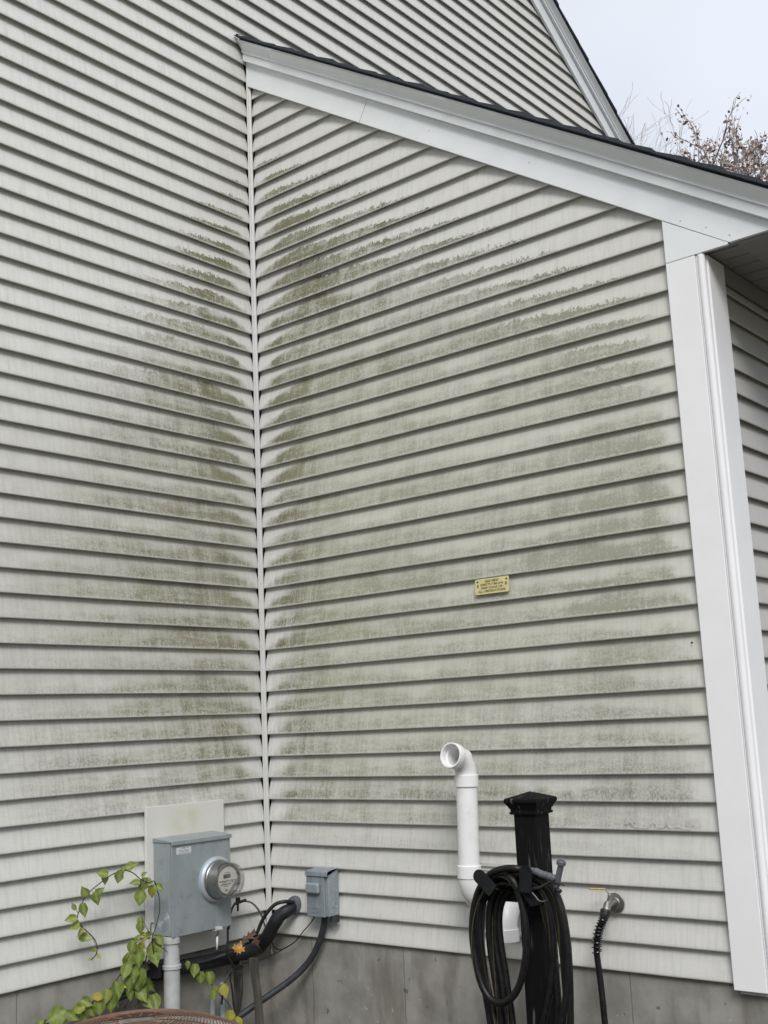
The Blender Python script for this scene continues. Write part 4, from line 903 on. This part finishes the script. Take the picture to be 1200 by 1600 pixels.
for k in range(4):
    a = 2*math.pi*k/4+.5; b = MB(); ca, sa = math.cos(a), math.sin(a)
    def fp_(r_, w, z): return (AC.x+r_*ca-w*sa, AC.y+r_*sa+w*ca, z)
    b.add([fp_(.06, -.04, AC.z+.02), fp_(.06, .04, AC.z-.0), fp_(.27, .10, AC.z-.01), fp_(.28, -.09, AC.z+.03)], [(0, 1, 2, 3)])
    b.prism([fp_(.06, -.04, AC.z+.018), fp_(.06, .04, AC.z-.002), fp_(.27, .10, AC.z-.012), fp_(.28, -.09, AC.z+.028)], (0, 0, -.002)); b.build('fan_blade', M['beige'], ac)

# ------------------------------------------------------------------ trees beyond the roof
def tree(name, base, ztop, label, leafy, seed, pct=.98, rxy=.4, m=None, trunk=.16, levels=6, spread=.5):
    rs_ = random.Random(seed); t = empty(name, base, label, 'tree'); br = MB(); tw = MB(); ends = []
    base = Vector(base); H = ztop-base.z; cen = base+Vector((0, 0, H*.60)); rr3 = Vector((H*rxy, H*rxy, H*.40))
    def out(q): w_ = q-cen; return (w_.x/rr3.x)**2+(w_.y/rr3.y)**2+(w_.z/rr3.z)**2
    ends = []
    def grow(p, d, L, r, lev):
        n_ = 4; pts = [p]; q_ = p; dd = d.copy()
        for i in range(n_):
            dd = (dd + Vector((rs_.uniform(-1, 1), rs_.uniform(-1, 1), rs_.uniform(-.6, .8)))*(.10+.035*lev)).normalized()
            q2 = q_+dd*L/n_
            if leafy and out(q2) > 1.2 and lev > 0: q2 = q_+dd*L/n_*.5
            q_ = q2; pts.append(q_)
        rr = [max(.0050, r*(1-.35*i/n_)) for i in range(n_+1)]
        segs.append((pts, rr, lev))
        if lev >= levels-2: ends.append(pts)
        if lev >= levels: return
        for k in range(3 if lev < 3 else rs_.choice((2, 3))):
            a = rs_.uniform(0, 2*math.pi); sp_ = spread*rs_.uniform(.5, 1.4)
            s_ = dd.orthogonal().normalized(); w_ = dd.cross(s_)
            nd = (dd + (s_*math.cos(a)+w_*math.sin(a))*sp_ + Vector((0, 0, .14))).normalized()
            grow(pts[-1] if k == 0 or rs_.random() < .4 else pts[rs_.choice((-2, -3))], nd, L*rs_.uniform(.66, .84), r*.62, lev+1)
    segs = []; grow(base, Vector((0, 0, 1)), H*.33, trunk, 0)
    zs_ = sorted(g_[0][-1].z for g_ in segs if g_[2] >= levels-1); kz = H/(zs_[int(len(zs_)*pct)]-base.z); seen = set()
    for pts, rr, lev in segs:
        for q in pts:
            if id(q) not in seen: seen.add(id(q)); q.xyz = base+(q-base)*kz if q is not base else base
        (br if lev < 3 else tw).tube(pts, rr, 8 if lev < 3 else 4, caps=False)
    br.build('trunk', m or M['bark'], t, merge=False)
    o = tw.build('branches', m or M['bark'], t, merge=False)
    if leafy:
        L = MB(); T = []
        for pts in ends:
            for k in range(leafy):
                p = rs_.choice(pts) + Vector((rs_.uniform(-1, 1), rs_.uniform(-1, 1), rs_.uniform(-1, .6)))*.10
                d = Vector((rs_.uniform(-1, 1), rs_.uniform(-1, 1), rs_.uniform(-1.2, .2))).normalized()
                s_ = d.cross(Vector((rs_.uniform(-1, 1), rs_.uniform(-1, 1), rs_.uniform(-1, 1)))).normalized(); z_ = rs_.uniform(.05, .10); w = z_*.32
                L.add([p, p+d*z_*.35+s_*w, p+d*z_*.8+s_*w*.8, p+d*z_, p+d*z_*.8-s_*w*.8, p+d*z_*.35-s_*w], [tuple(range(6))]); T += [rs_.random()]*6
        o = L.build('leaves', M['oakleaf'], t, merge=False); set_attr(o, 'tone', T)
    return t
tree('oak_tree', (-3.3, 19.9, GZ), 12.85, 'oak tree keeping sparse brown leaves, beyond the wing roof at right', 6, 11, pct=.93, rxy=.38, m=M['oakbark'], trunk=.22, levels=7, spread=.55)
tree('bare_tree', (-9.6, 25.0, GZ), 15.9, 'bare haze-pale tree with fine upright twigs beside the main gable edge', 0, 8, pct=.86, rxy=.20, m=M['twig'], trunk=.12, spread=.30, levels=8)
tree('bare_tree', (-9.2, 24.2, GZ), 15.0, 'smaller bare haze-pale tree just left of the brown-leaved oak', 0, 31, pct=.86, rxy=.18, m=M['twig'], trunk=.12, spread=.30, levels=8)
